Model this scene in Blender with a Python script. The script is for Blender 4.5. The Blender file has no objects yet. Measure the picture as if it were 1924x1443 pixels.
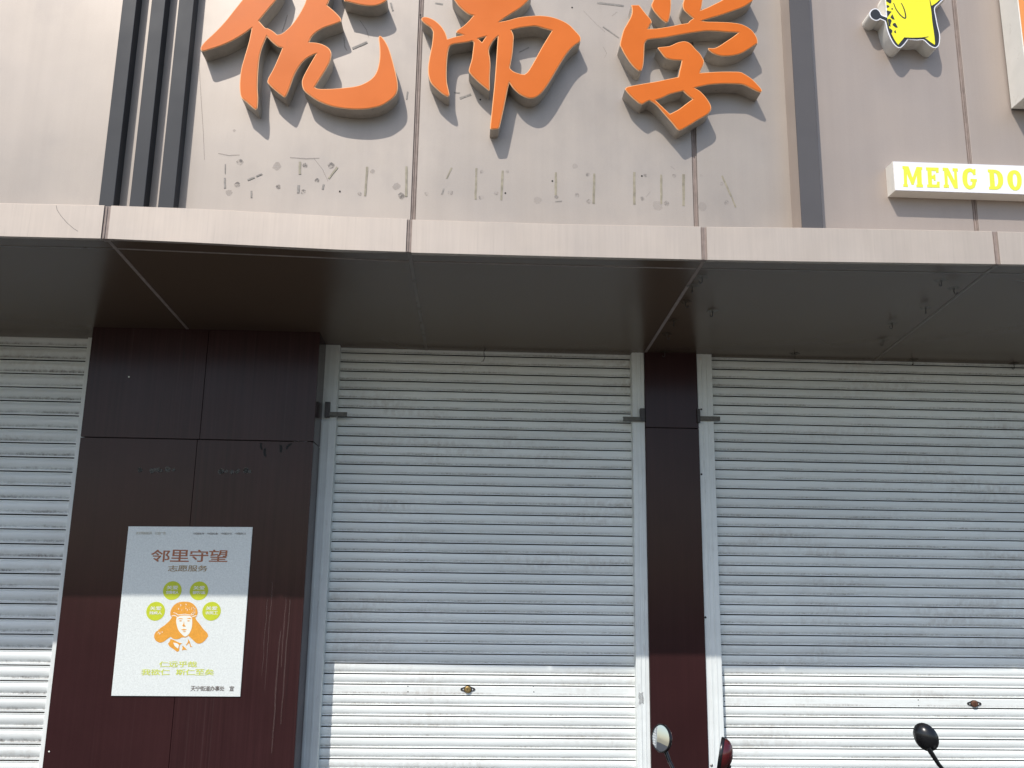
import bpy, bmesh, math, random
from math import radians, sin, cos, pi
from mathutils import Vector, Matrix
from mathutils.geometry import tessellate_polygon

random.seed(7)
scene = bpy.context.scene
COL = scene.collection

# ------------------------------------------------------------------ camera
W, H, F = 1924.0, 1443.0, 1700.0
CX, CY = W / 2, H / 2
CAM = Vector((0.0, 0.0, 1.6))
_z = Vector((1075 - CX, -7900.0, F)).normalized()
_y = Vector((881 - CX, 366.0, F)); _y = (_y - _z * _y.dot(_z)).normalized()
_x = _y.cross(_z)
RW = Matrix((_x, _y, _z))            # camera axes (right, down, forward) -> world


def ray(px, py):
    return RW @ Vector((px - CX, py - CY, F))


def U(px, py, Y):
    """point of the real plane y = Y that the photograph shows at (px, py)"""
    d = ray(px, py)
    return CAM + d * (Y / d.y)


def UX(px, py, Y):
    return U(px, py, Y).x


cam = bpy.data.cameras.new("camera")
cam.sensor_fit = 'HORIZONTAL'; cam.sensor_width = 36.0
cam.lens = 36.0 * F / W
cam.clip_start = 0.05; cam.clip_end = 2000.0
camo = bpy.data.objects.new("camera", cam); COL.objects.link(camo)
right, down, fwd = RW @ Vector((1, 0, 0)), RW @ Vector((0, 1, 0)), RW @ Vector((0, 0, 1))
m = Matrix((right, -down, -fwd)).transposed().to_4x4()
m.translation = CAM
camo.matrix_world = m
scene.camera = camo

# ------------------------------------------------------------------ light
SUN = Vector((0.52, 1.0, -1.285)).normalized()         # direction the sunlight travels
world = bpy.data.worlds.new("World"); scene.world = world
world.use_nodes = True
wn = world.node_tree.nodes; wl = world.node_tree.links
sky = wn.new('ShaderNodeTexSky'); sky.sky_type = 'NISHITA'; sky.sun_disc = False
sky.sun_elevation = math.asin(-SUN.z)
sky.sun_rotation = math.atan2(-SUN.x, -SUN.y)
sky.air_density = 1.0; sky.dust_density = 1.2; sky.ozone_density = 1.0
wl.new(sky.outputs[0], wn['Background'].inputs[0])
wn['Background'].inputs[1].default_value = 0.15
sd = bpy.data.lights.new("sun", 'SUN'); sd.energy = 3.3; sd.angle = radians(0.5); sd.color = (1.0, 0.945, 0.87)
so = bpy.data.objects.new("sun", sd); COL.objects.link(so)
so.rotation_euler = SUN.to_track_quat('-Z', 'Y').to_euler(); so.location = (-6, -12, 16)
scene.view_settings.view_transform = 'Standard'; scene.view_settings.look = 'None'
scene.view_settings.gamma = 1.0; scene.view_settings.exposure = 0.27
scene.view_settings.use_curve_mapping = False

# ------------------------------------------------------------------ helpers
def tag(o, label=None, cat=None, group=None, kind=None):
    if label: o['label'] = label
    if cat: o['category'] = cat
    if group: o['group'] = group
    if kind: o['kind'] = kind
    return o


ORIGIN = {}


def thing(name, loc, label, cat, group=None):
    o = bpy.data.objects.new(name, None); COL.objects.link(o)
    o.location = loc; o.empty_display_size = 0.1
    ORIGIN[o.name] = Vector(loc)
    return tag(o, label, cat, group)


def link(name, me, parent=None, loc=(0, 0, 0)):
    """links mesh me (already in coordinates relative to its parent's origin)"""
    o = bpy.data.objects.new(name, me); COL.objects.link(o)
    o.location = loc
    if parent: o.parent = parent
    ORIGIN[o.name] = (ORIGIN[parent.name] if parent else Vector()) + Vector(loc)
    return o


class MB:
    """collects shapes in world coordinates, builds ONE mesh object"""
    def __init__(s):
        s.v = []; s.f = []; s.mi = []

    def add(s, vs, fs, mi=0):
        b = len(s.v); s.v += [Vector(p) for p in vs]
        for f in fs: s.f.append([b + i for i in f]); s.mi.append(mi)
        return s

    def box(s, a, b, mi=0):
        (x0, y0, z0), (x1, y1, z1) = a, b
        vs = [(x, y, z) for x in (x0, x1) for y in (y0, y1) for z in (z0, z1)]
        return s.add(vs, [(0, 1, 3, 2), (4, 6, 7, 5), (0, 4, 5, 1), (2, 3, 7, 6), (0, 2, 6, 4), (1, 5, 7, 3)], mi)

    def slab(s, quad, d, mi=0, bev=0.0):
        """quad (4 front points, ccw seen from the front) pushed back along d; optional front chamfer"""
        q = [Vector(p) for p in quad]; d = Vector(d)
        if bev:
            c = sum(q, Vector()) / 4
            n = d.normalized()
            fr = []
            for i in range(4):
                e1 = (q[(i + 1) % 4] - q[i]).normalized(); e0 = (q[i - 1] - q[i]).normalized()
                fr.append(q[i] + (e1 + e0) * bev)
            mid = [p + n * bev for p in q]
            bk = [p + d for p in q]
            vs = fr + mid + bk
            fs = [(0, 1, 2, 3)]
            for i in range(4):
                j = (i + 1) % 4
                fs.append((i, 4 + i, 4 + j, j)); fs.append((4 + i, 8 + i, 8 + j, 4 + j))
            fs.append((11, 10, 9, 8))
            return s.add(vs, fs, mi)
        vs = q + [p + d for p in q]
        fs = [(0, 1, 2, 3), (7, 6, 5, 4)] + [(i, 4 + i, 4 + (i + 1) % 4, (i + 1) % 4) for i in range(4)]
        return s.add(vs, fs, mi)

    def prism(s, loops, yf, yb, mi_front=0, mi_side=0):
        """loops: list of [(x,z)...], first outer then holes; extruded along y from yf (front) to yb"""
        pts = [Vector((x, 0, z)) for l in loops for x, z in l]
        tris = tessellate_polygon([[Vector((x, z, 0)) for x, z in l] for l in loops])
        n = len(pts)
        vs = [Vector((p.x, yf, p.z)) for p in pts] + [Vector((p.x, yb, p.z)) for p in pts]
        b = len(s.v); s.v += vs
        for t in tris:
            a, c, d = (pts[i] for i in t)
            up = (c - a).cross(d - a).y
            t2 = t if up < 0 else t[::-1]
            s.f.append([b + i for i in t2]); s.mi.append(mi_front)
            s.f.append([b + n + i for i in t2[::-1]]); s.mi.append(mi_side)
        k = 0
        for li, l in enumerate(loops):
            area = sum(l[i][0] * l[(i + 1) % len(l)][1] - l[(i + 1) % len(l)][0] * l[i][1] for i in range(len(l)))
            flip = (area > 0) == (li == 0)
            for i in range(len(l)):
                a, c = b + k + i, b + k + (i + 1) % len(l)
                q = [a, a + n, c + n, c] if flip else [a, c, c + n, a + n]
                s.f.append(q); s.mi.append(mi_side)
            k += len(l)
        return s

    def tube(s, path, r, n=8, mi=0, cap=True):
        path = [Vector(p) for p in path]
        rs = r if isinstance(r, (list, tuple)) else [r] * len(path)
        b = len(s.v); ref = Vector((0.13, 0.21, 0.97))
        for i, p in enumerate(path):
            t = (path[min(i + 1, len(path) - 1)] - path[max(i - 1, 0)]).normalized()
            a = t.cross(ref)
            if a.length < 1e-3: a = t.cross(Vector((1, 0, 0)))
            a.normalize(); c = t.cross(a)
            for k in range(n):
                w = 2 * pi * k / n
                s.v.append(p + (a * cos(w) + c * sin(w)) * rs[i])
        for i in range(len(path) - 1):
            for k in range(n):
                k2 = (k + 1) % n
                s.f.append([b + i * n + k, b + i * n + k2, b + (i + 1) * n + k2, b + (i + 1) * n + k]); s.mi.append(mi)
        if cap:
            s.f.append([b + k for k in range(n)][::-1]); s.mi.append(mi)
            e = b + (len(path) - 1) * n
            s.f.append([e + k for k in range(n)]); s.mi.append(mi)
        return s

    def lathe(s, prof, axis, origin, n=24, mi=0, squash=(1, 1)):
        """prof [(r, h)] turned round axis at origin"""
        ax = Vector(axis).normalized()
        a = ax.cross(Vector((0.1, 0.2, 1))).normalized(); c = ax.cross(a)
        o = Vector(origin); b = len(s.v)
        for r, h in prof:
            for k in range(n):
                w = 2 * pi * k / n
                s.v.append(o + ax * h + (a * cos(w) * squash[0] + c * sin(w) * squash[1]) * r)
        for i in range(len(prof) - 1):
            for k in range(n):
                k2 = (k + 1) % n
                s.f.append([b + i * n + k, b + i * n + k2, b + (i + 1) * n + k2, b + (i + 1) * n + k]); s.mi.append(mi)
        return s

    def mesh(s, name, mats, origin=Vector(), smooth=None):
        me = bpy.data.meshes.new(name)
        me.from_pydata([tuple(p - origin) for p in s.v], [], s.f)
        for mt in (mats if isinstance(mats, (list, tuple)) else [mats]): me.materials.append(mt)
        me.polygons.foreach_set('material_index', s.mi)
        if smooth is not None:
            me.polygons.foreach_set('use_smooth', [True] * len(me.polygons))
            me.set_sharp_from_angle(angle=radians(smooth))
        bm = bmesh.new(); bm.from_mesh(me)
        bmesh.ops.recalc_face_normals(bm, faces=bm.faces) if not getattr(s, 'flat', False) else None
        bm.to_mesh(me); bm.free()
        me.update()
        return me

    def build(s, name, mats, parent=None, smooth=None):
        return link(name, s.mesh(name, mats, ORIGIN[parent.name] if parent else Vector(), smooth), parent)


def smooth_loop(pts, corner=48, sub=4):
    """Catmull-Rom through traced points, keeping sharp corners"""
    n = len(pts); P = [Vector(p) for p in pts]
    sharp = []
    for i in range(n):
        a = P[i] - P[i - 1]; b = P[(i + 1) % n] - P[i]
        if a.length < 1e-9 or b.length < 1e-9: sharp.append(True); continue
        sharp.append(math.degrees(a.angle(b)) > corner)
    out = []
    for i in range(n):
        p1, p2 = P[i], P[(i + 1) % n]
        p0 = P[i - 1] if not sharp[i] else p1 * 2 - p2
        p3 = P[(i + 2) % n] if not sharp[(i + 1) % n] else p2 * 2 - p1
        for k in range(sub):
            t = k / sub
            out.append(tuple(0.5 * ((2 * p1) + (p2 - p0) * t + (2 * p0 - 5 * p1 + 4 * p2 - p3) * t * t + (3 * p1 - p0 - 3 * p2 + p3) * t ** 3)))
    return out


def offset_loop(l, d):
    """inset a loop by d towards its own inside (outer loop: shrinks)"""
    area = sum(l[i][0] * l[(i + 1) % len(l)][1] - l[(i + 1) % len(l)][0] * l[i][1] for i in range(len(l)))
    sg = 1 if area > 0 else -1
    out = []
    n = len(l)
    for i in range(n):
        p = Vector(l[i]); a = (p - Vector(l[i - 1])); b = (Vector(l[(i + 1) % n]) - p)
        if a.length < 1e-7 or b.length < 1e-7: out.append(tuple(p)); continue
        a.normalize(); b.normalize()
        na = Vector((-a.y, a.x)) * sg; nb = Vector((-b.y, b.x)) * sg
        mth = na + nb
        if mth.length < 0.2: out.append(tuple(p)); continue
        mth.normalize()
        k = d / max(0.45, mth.dot(na))
        out.append(tuple(p + mth * k))
    return out


# ------------------------------------------------------------------ materials
def mat(name, base, rough=0.5, metal=0.0, spec=0.5, coat=0.0, noise=0.0, nscale=3.0, streak=0.0, sscale=(60, 60, 1.5),
        grain=0.0, gscale=400.0, dirt=None, bump=0.0, bscale=(300, 300, 300), coat_rough=0.1, wave=0.0):
    """noise = blotchy colour change, streak = vertical runs, grain = fine speckle, dirt = (colour, amount, scale) stains"""
    mt = bpy.data.materials.new(name); mt.use_nodes = True
    nt = mt.node_tree; N = nt.nodes; L = nt.links; B = N['Principled BSDF']
    B.inputs['Roughness'].default_value = rough
    B.inputs['Metallic'].default_value = metal
    B.inputs['Specular IOR Level'].default_value = spec
    B.inputs['Coat Weight'].default_value = coat
    B.inputs['Coat Roughness'].default_value = coat_rough
    geo = N.new('ShaderNodeNewGeometry')

    def nz(scale, detail=4.0, rough_=0.55):
        mp = N.new('ShaderNodeMapping'); L.new(geo.outputs['Position'], mp.inputs[0])
        mp.inputs['Scale'].default_value = scale if isinstance(scale, tuple) else (scale,) * 3
        t = N.new('ShaderNodeTexNoise'); t.inputs['Scale'].default_value = 1.0
        t.inputs['Detail'].default_value = detail; t.inputs['Roughness'].default_value = rough_
        L.new(mp.outputs[0], t.inputs['Vector']); return t.outputs[0]

    cur = N.new('ShaderNodeRGB'); cur.outputs[0].default_value = (*base, 1); cur = cur.outputs[0]

    def mulby(src, amt):
        nonlocal cur
        mr = N.new('ShaderNodeMapRange'); L.new(src, mr.inputs[0])
        mr.inputs[1].default_value = 0.28; mr.inputs[2].default_value = 0.72
        mr.inputs[3].default_value = 1 - amt; mr.inputs[4].default_value = 1 + amt
        mx = N.new('ShaderNodeMix'); mx.data_type = 'RGBA'; mx.blend_type = 'MULTIPLY'
        mx.inputs[0].default_value = 1.0
        L.new(cur, mx.inputs[6]); L.new(mr.outputs[0], mx.inputs[7]); cur = mx.outputs[2]

    if noise: mulby(nz(nscale), noise)
    if streak: mulby(nz(sscale, 5.0, 0.65), streak)
    if grain: mulby(nz(gscale, 2.0), grain)
    if dirt:
        for dc, amt, sc, lo, hi in dirt:
            s_ = nz(sc, 5.0, 0.6)
            mr = N.new('ShaderNodeMapRange'); L.new(s_, mr.inputs[0])
            mr.inputs[1].default_value = lo; mr.inputs[2].default_value = hi
            mr.inputs[3].default_value = 0.0; mr.inputs[4].default_value = amt
            mx = N.new('ShaderNodeMix'); mx.data_type = 'RGBA'
            L.new(mr.outputs[0], mx.inputs[0]); L.new(cur, mx.inputs[6]); mx.inputs[7].default_value = (*dc, 1); cur = mx.outputs[2]
    L.new(cur, B.inputs['Base Color'])
    if noise or streak:
        rr = nz(5.0, 3.0)
        mr = N.new('ShaderNodeMapRange'); L.new(rr, mr.inputs[0])
        mr.inputs[1].default_value = 0.3; mr.inputs[2].default_value = 0.7
        mr.inputs[3].default_value = rough * 0.88; mr.inputs[4].default_value = min(1, rough * 1.14)
        L.new(mr.outputs[0], B.inputs['Roughness'])
    hgt = None
    if bump:
        hgt = (nz(bscale, 3.0), bump, 0.0004)
    if wave:
        hgt = (nz((1.7, 1.7, 1.1), 1.0), wave, 0.01)
    if hgt:
        bp = N.new('ShaderNodeBump'); bp.inputs['Strength'].default_value = hgt[1]; bp.inputs['Distance'].default_value = hgt[2]
        L.new(hgt[0], bp.inputs['Height']); L.new(bp.outputs[0], B.inputs['Normal'])
    return mt


GREYDIRT = (0.16, 0.14, 0.12)
M = {}
M['clad'] = mat('beige_panel_paint', (0.370, 0.323, 0.282), rough=0.42, metal=0.25, noise=0.08, nscale=1.6, streak=0.035,
                sscale=(14, 14, 0.6), grain=0.05, gscale=700, dirt=[((0.27, 0.24, 0.22), 0.35, (5, 5, 3), 0.56, 0.8)], wave=0.35)
M['clad_r'] = mat('grey_beige_panel_paint', (0.378, 0.318, 0.278), rough=0.45, metal=0.25, noise=0.05, nscale=1.6, streak=0.03,
                  sscale=(14, 14, 0.6), grain=0.05, gscale=700, wave=0.3)
M['fascia'] = mat('fascia_panel_paint', (0.50, 0.428, 0.366), rough=0.42, metal=0.2, noise=0.06, nscale=3, streak=0.05,
                  sscale=(75, 75, 2.5), grain=0.04, gscale=700,
                  dirt=[((0.33, 0.275, 0.24), 0.55, (130, 130, 3.2), 0.60, 0.80)])
M['joint'] = mat('joint_sealant', (0.27, 0.215, 0.19), rough=0.7, noise=0.18, nscale=30, streak=0.2, sscale=(200, 200, 8))
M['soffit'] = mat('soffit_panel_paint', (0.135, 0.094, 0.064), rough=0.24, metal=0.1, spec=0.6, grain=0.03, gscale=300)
M['soffit_joint'] = mat('soffit_sealant', (0.30, 0.245, 0.215), rough=0.7, noise=0.2, nscale=30)
M['soffit_joint_faint'] = mat('soffit_sealant_faint', (0.165, 0.132, 0.105), rough=0.3, spec=0.5, noise=0.1, nscale=20)
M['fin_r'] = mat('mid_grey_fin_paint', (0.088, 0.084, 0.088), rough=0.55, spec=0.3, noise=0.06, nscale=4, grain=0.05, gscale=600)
M['fin'] = mat('dark_grey_fin_paint', (0.040, 0.042, 0.047), rough=0.5, metal=0.0, spec=0.25, noise=0.06, nscale=4, grain=0.05, gscale=600)
M['brown'] = mat('dark_brown_panel', (0.034, 0.0128, 0.0135), rough=0.18, spec=0.18, noise=0.12, nscale=2.2, streak=0.08, sscale=(70, 70, 1.2),
                 grain=0.10, gscale=350, dirt=[((0.07, 0.04, 0.04), 0.2, (85, 85, 0.55), 0.64, 0.80), ((0.02, 0.015, 0.015), 0.6, (40, 40, 1.5), 0.64, 0.8)])
M['brown_worn'] = mat('dark_brown_panel_streaked', (0.034, 0.0132, 0.014), rough=0.20, spec=0.18, noise=0.12, nscale=2.2, streak=0.2, sscale=(60, 60, 0.8),
                      grain=0.10, gscale=350, dirt=[((0.12, 0.085, 0.083), 0.28, (75, 75, 0.5), 0.60, 0.80), ((0.015, 0.012, 0.012), 0.7, (50, 50, 1.2), 0.60, 0.78)])
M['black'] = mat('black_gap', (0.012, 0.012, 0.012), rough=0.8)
M['frame'] = mat('white_rail_paint', (0.74, 0.775, 0.765), rough=0.45, noise=0.06, nscale=8, streak=0.08, sscale=(120, 120, 2),
                 dirt=[((0.28, 0.26, 0.24), 0.5, (30, 30, 8), 0.62, 0.8)])
M['steel'] = mat('dull_steel', (0.30, 0.29, 0.28), rough=0.4, metal=0.8, noise=0.2, nscale=40)
M['latchsteel'] = mat('grimy_latch_steel', (0.11, 0.105, 0.09), rough=0.5, metal=0.3, noise=0.3, nscale=60)
M['rust'] = mat('rusty_iron', (0.13, 0.06, 0.035), rough=0.7, metal=0.3, noise=0.4, nscale=120)
M['brass'] = mat('aged_brass', (0.42, 0.29, 0.12), rough=0.4, metal=0.85, noise=0.3, nscale=150)
M['darkmetal'] = mat('dark_oxidised_metal', (0.055, 0.05, 0.05), rough=0.45, metal=0.6, noise=0.3, nscale=100)
M['orange'] = mat('orange_acrylic', (0.63, 0.142, 0.011), rough=0.4, spec=0.25, noise=0.05, nscale=5, grain=0.02, gscale=300,
                  dirt=[((0.45, 0.13, 0.035), 0.45, (26, 26, 5), 0.66, 0.82)])
M['rim_highlight'] = mat('acrylic_edge_highlight', (0.85, 0.42, 0.17), rough=0.3, spec=0.5)  # paler tone paints the acrylic's edge highlight onto the letter rims
M['letterside'] = mat('letter_side_metal', (0.46, 0.42, 0.37), rough=0.45, metal=0.25, noise=0.12, nscale=14, streak=0.08,
                      dirt=[((0.09, 0.08, 0.07), 0.7, (45, 45, 45), 0.66, 0.78)])
M['boxwhite'] = mat('light_box_white', (0.78, 0.76, 0.70), rough=0.45, noise=0.05, nscale=9, dirt=[((0.45, 0.40, 0.33), 0.5, (20, 20, 20), 0.6, 0.8)])
M['boxface'] = mat('white_acrylic', (0.84, 0.84, 0.88), rough=0.25, noise=0.02, nscale=8)
M['yellow'] = mat('yellow_print', (0.78, 0.80, 0.06), rough=0.4, noise=0.03, nscale=20)
M['yellow_body'] = mat('yellow_acrylic', (0.90, 0.83, 0.03), rough=0.35, noise=0.03, nscale=12)
M['ink'] = mat('black_print', (0.022, 0.024, 0.028), rough=0.45)
M['orange_pale'] = mat('pale_orange_acrylic', (0.8, 0.3, 0.08), rough=0.35)
M['tape'] = mat('old_adhesive_tape', (0.27, 0.24, 0.175), rough=0.5, noise=0.25, nscale=40, streak=0.15)
M['tape_grey'] = mat('grey_adhesive_residue', (0.235, 0.215, 0.195), rough=0.6, noise=0.3, nscale=70)
M['poster'] = mat('poster_board', (0.70, 0.735, 0.715), rough=0.5, noise=0.05, nscale=90, grain=0.09, gscale=170)
M['p_brown'] = mat('reddish_brown_print', (0.36, 0.125, 0.055), rough=0.5, noise=0.1, nscale=90)
M['p_olive'] = mat('faded_brown_print', (0.33, 0.22, 0.10), rough=0.5, noise=0.15, nscale=90)
M['p_green'] = mat('lime_print', (0.52, 0.58, 0.02), rough=0.5, noise=0.06, nscale=60)
M['p_lime'] = mat('yellow_green_print', (0.62, 0.68, 0.10), rough=0.5, noise=0.1, nscale=90)
M['p_orange'] = mat('ochre_orange_print', (0.74, 0.33, 0.035), rough=0.5, noise=0.08, nscale=80, grain=0.12, gscale=260)
M['p_dark'] = mat('dark_grey_print', (0.13, 0.10, 0.085), rough=0.5)
M['p_pale'] = mat('pale_grey_print', (0.52, 0.50, 0.42), rough=0.5)
M['p_white'] = mat('white_print', (0.80, 0.81, 0.74), rough=0.5)
M['plastic'] = mat('black_plastic', (0.009, 0.009, 0.01), rough=0.25, spec=0.5, noise=0.1, nscale=30)
M['redplastic'] = mat('dark_red_plastic', (0.075, 0.006, 0.007), rough=0.22, coat=0.6, noise=0.05, nscale=30)
M['mirror'] = mat('mirror_glass', (0.82, 0.84, 0.86), rough=0.02, metal=1.0)
M['chrome'] = mat('worn_chrome', (0.55, 0.55, 0.55), rough=0.2, metal=1.0)
M['rubber'] = mat('tyre_rubber', (0.02, 0.02, 0.02), rough=0.8)
M['seatvinyl'] = mat('black_vinyl', (0.022, 0.02, 0.02), rough=0.5, bump=0.4)
M['lampclear'] = mat('headlamp_lens', (0.75, 0.76, 0.78), rough=0.1, spec=0.7)
M['ground'] = mat('grey_ground', (0.042, 0.040, 0.038), rough=0.9, noise=0.2, nscale=0.6, grain=0.15, gscale=60)
M['paving'] = mat('grey_paving', (0.045, 0.043, 0.04), rough=0.85, noise=0.2, nscale=1.5, grain=0.2, gscale=90)
M['asphalt'] = mat('asphalt', (0.05, 0.05, 0.052), rough=0.9, noise=0.2, nscale=1.0, grain=0.3, gscale=120)
M['render'] = mat('grey_render', (0.30, 0.285, 0.265), rough=0.85, noise=0.15, nscale=1.5, streak=0.1)


def slat_mat(name, base, pitch, dirtcol, damt, ragk=0.2):
    """painted slat; grime collects in a ragged line on the lower curl of every slat (object space), plus scuffs"""
    mt = mat(name, base, rough=0.42, metal=0.0, spec=0.5, noise=0.05, nscale=(1.2), streak=0.05, sscale=(5, 5, 160), grain=0.03, gscale=300)
    nt = mt.node_tree; N = nt.nodes; L = nt.links; B = N['Principled BSDF']
    cur = B.inputs['Base Color'].links[0].from_socket
    tc = N.new('ShaderNodeTexCoord'); sp = N.new('ShaderNodeSeparateXYZ'); L.new(tc.outputs['Object'], sp.inputs[0])
    geo = N.new('ShaderNodeNewGeometry')

    def nz(scale, detail=5):
        mp = N.new('ShaderNodeMapping'); L.new(geo.outputs['Position'], mp.inputs[0]); mp.inputs['Scale'].default_value = scale
        t = N.new('ShaderNodeTexNoise'); t.inputs['Scale'].default_value = 1; t.inputs['Detail'].default_value = detail
        t.inputs['Roughness'].default_value = 0.6
        L.new(mp.outputs[0], t.inputs['Vector']); return t.outputs[0]

    def math_(op, a, b=None, clamp=False):
        n = N.new('ShaderNodeMath'); n.operation = op; n.use_clamp = clamp
        for i, q in enumerate((a, b)):
            if q is None: continue
            if isinstance(q, (int, float)): n.inputs[i].default_value = q
            else: L.new(q, n.inputs[i])
        return n.outputs[0]
    # height above the slat's lower lip (object origin at the lip)
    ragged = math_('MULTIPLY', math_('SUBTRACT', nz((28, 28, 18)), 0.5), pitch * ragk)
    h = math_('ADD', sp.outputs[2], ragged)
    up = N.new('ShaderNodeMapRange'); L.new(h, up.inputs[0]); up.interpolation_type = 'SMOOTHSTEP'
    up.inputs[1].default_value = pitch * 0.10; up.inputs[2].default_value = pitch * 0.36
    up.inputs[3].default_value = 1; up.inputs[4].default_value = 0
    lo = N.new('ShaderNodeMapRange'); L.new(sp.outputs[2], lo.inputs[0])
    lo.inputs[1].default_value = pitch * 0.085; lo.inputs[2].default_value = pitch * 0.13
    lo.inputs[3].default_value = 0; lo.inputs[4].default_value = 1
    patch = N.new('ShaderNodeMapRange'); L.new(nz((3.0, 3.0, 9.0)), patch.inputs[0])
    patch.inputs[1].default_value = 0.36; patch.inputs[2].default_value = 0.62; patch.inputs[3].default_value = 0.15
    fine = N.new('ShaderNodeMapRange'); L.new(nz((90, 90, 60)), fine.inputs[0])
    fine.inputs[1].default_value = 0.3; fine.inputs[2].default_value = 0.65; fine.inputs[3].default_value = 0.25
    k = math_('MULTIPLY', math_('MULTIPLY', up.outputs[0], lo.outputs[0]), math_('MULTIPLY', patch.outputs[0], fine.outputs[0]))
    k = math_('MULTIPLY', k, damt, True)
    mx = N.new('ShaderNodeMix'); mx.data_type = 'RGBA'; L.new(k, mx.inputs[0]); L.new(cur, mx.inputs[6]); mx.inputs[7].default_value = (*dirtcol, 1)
    # long thin scuffs and brownish runs
    sc = N.new('ShaderNodeMapRange'); L.new(nz((7, 7, 230)), sc.inputs[0])
    sc.inputs[1].default_value = 0.63; sc.inputs[2].default_value = 0.78; sc.inputs[4].default_value = 0.4
    mx2 = N.new('ShaderNodeMix'); mx2.data_type = 'RGBA'; L.new(sc.outputs[0], mx2.inputs[0]); L.new(mx.outputs[2], mx2.inputs[6])
    mx2.inputs[7].default_value = (0.36, 0.31, 0.25, 1)
    # broad hand-height grime, faded patches, and a slightly different shade for every slat
    gr = N.new('ShaderNodeMapRange'); L.new(nz((1.6, 1.6, 7.0)), gr.inputs[0])
    gr.inputs[1].default_value = 0.50; gr.inputs[2].default_value = 0.74; gr.inputs[4].default_value = 0.52
    g2 = N.new('ShaderNodeMapRange'); L.new(nz((38, 38, 24)), g2.inputs[0])
    g2.inputs[1].default_value = 0.38; g2.inputs[2].default_value = 0.66
    mx3 = N.new('ShaderNodeMix'); mx3.data_type = 'RGBA'; L.new(math_('MULTIPLY', gr.outputs[0], g2.outputs[0]), mx3.inputs[0])
    L.new(mx2.outputs[2], mx3.inputs[6]); mx3.inputs[7].default_value = (0.40, 0.35, 0.30, 1)
    oi = N.new('ShaderNodeObjectInfo'); orr = N.new('ShaderNodeMapRange'); L.new(oi.outputs['Random'], orr.inputs[0])
    orr.inputs[3].default_value = 0.93; orr.inputs[4].default_value = 1.03
    mx4 = N.new('ShaderNodeMix'); mx4.data_type = 'RGBA'; mx4.blend_type = 'MULTIPLY'; mx4.inputs[0].default_value = 1
    L.new(mx3.outputs[2], mx4.inputs[6]); L.new(orr.outputs[0], mx4.inputs[7])
    L.new(mx4.outputs[2], B.inputs['Base Color'])
    return mt


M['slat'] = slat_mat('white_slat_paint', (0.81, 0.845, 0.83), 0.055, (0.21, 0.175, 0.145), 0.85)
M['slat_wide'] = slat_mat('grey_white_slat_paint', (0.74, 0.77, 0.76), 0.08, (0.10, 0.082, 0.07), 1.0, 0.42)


def film_mat(name, col, alpha):
    mt = mat(name, col, rough=0.25)
    nt = mt.node_tree; N = nt.nodes; L = nt.links
    tr = N.new('ShaderNodeBsdfTransparent'); mx = N.new('ShaderNodeMixShader')
    mx.inputs[0].default_value = alpha
    L.new(tr.outputs[0], mx.inputs[1]); L.new(N['Principled BSDF'].outputs[0], mx.inputs[2])
    L.new(mx.outputs[0], N['Material Output'].inputs[0])
    return mt


M['film'] = film_mat('clear_plastic_film', (0.10, 0.08, 0.055), 0.22)
M['glue'] = film_mat('dried_glue', (0.13, 0.12, 0.11), 0.34)
_n = M['glue'].node_tree.nodes; _l = M['glue'].node_tree.links
_g = _n.new('ShaderNodeNewGeometry'); _t = _n.new('ShaderNodeTexNoise'); _t.inputs['Scale'].default_value = 75; _t.inputs['Detail'].default_value = 3
_l.new(_g.outputs['Position'], _t.inputs['Vector']); _r = _n.new('ShaderNodeMapRange'); _l.new(_t.outputs[0], _r.inputs[0])
_r.inputs[1].default_value = 0.42; _r.inputs[2].default_value = 0.62; _r.inputs[3].default_value = 0.04; _r.inputs[4].default_value = 0.30
_l.new(_r.outputs[0], [n for n in _n if n.type == 'MIX_SHADER'][0].inputs[0])
M['film_grey'] = film_mat('torn_sticker_paper', (0.36, 0.36, 0.36), 0.3)
M['smudge'] = film_mat('glue_smudge', (0.02, 0.02, 0.022), 0.45)
M['drip_pale'] = film_mat('pale_drip', (0.22, 0.16, 0.15), 0.11)
M['pencil'] = film_mat('pencil_smear', (0.12, 0.11, 0.10), 0.15)
M['haze_spot'] = film_mat('rubbed_patch', (0.20, 0.18, 0.165), 0.10)
M['scratch'] = film_mat('scratch_line', (0.2, 0.17, 0.15), 0.6)

# ------------------------------------------------------------------ key planes of the place
Y_FASCIA, Y_WALL = 3.77, 3.905
Y_PIL, Y_RAIL, Y_SLAT = 4.96, 5.175, 5.235
Y_MIDPIL = 5.165
Z_IN, Z_OUT = 2.92, 2.99
Y_BACK = 5.40


def soffit_z(y):
    return Z_IN + (Z_OUT - Z_IN) * (5.24 - y) / (5.24 - Y_FASCIA)


def on_soffit(px, py):
    d = ray(px, py)
    k = (Z_OUT - Z_IN) / (5.24 - Y_FASCIA)
    # z = Z_IN + k*(5.24-y)
    t = (Z_IN + k * 5.24 - CAM.z) / (d.z + k * d.y)
    return CAM + d * t


# ------------------------------------------------------------------ ground (outside the frame, lights the facade)
g = MB().box((-60, -60, -0.4), (60, 40, -0.16)); g = g.build('ground', M['ground']); tag(g, kind='structure')
g = MB().box((-60, -14, -0.155), (60, -2.2, -0.12)); g = g.build('road', M['asphalt']); tag(g, kind='structure')
g = MB().box((-60, -2.05, -0.158), (60, 5.44, 0.0)); g = g.build('pavement', M['paving']); tag(g, kind='structure')
g = MB().box((-60, -2.198, -0.156), (60, -2.052, 0.012)); g = g.build('kerb', M['ground']); tag(g, kind='structure')

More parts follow.
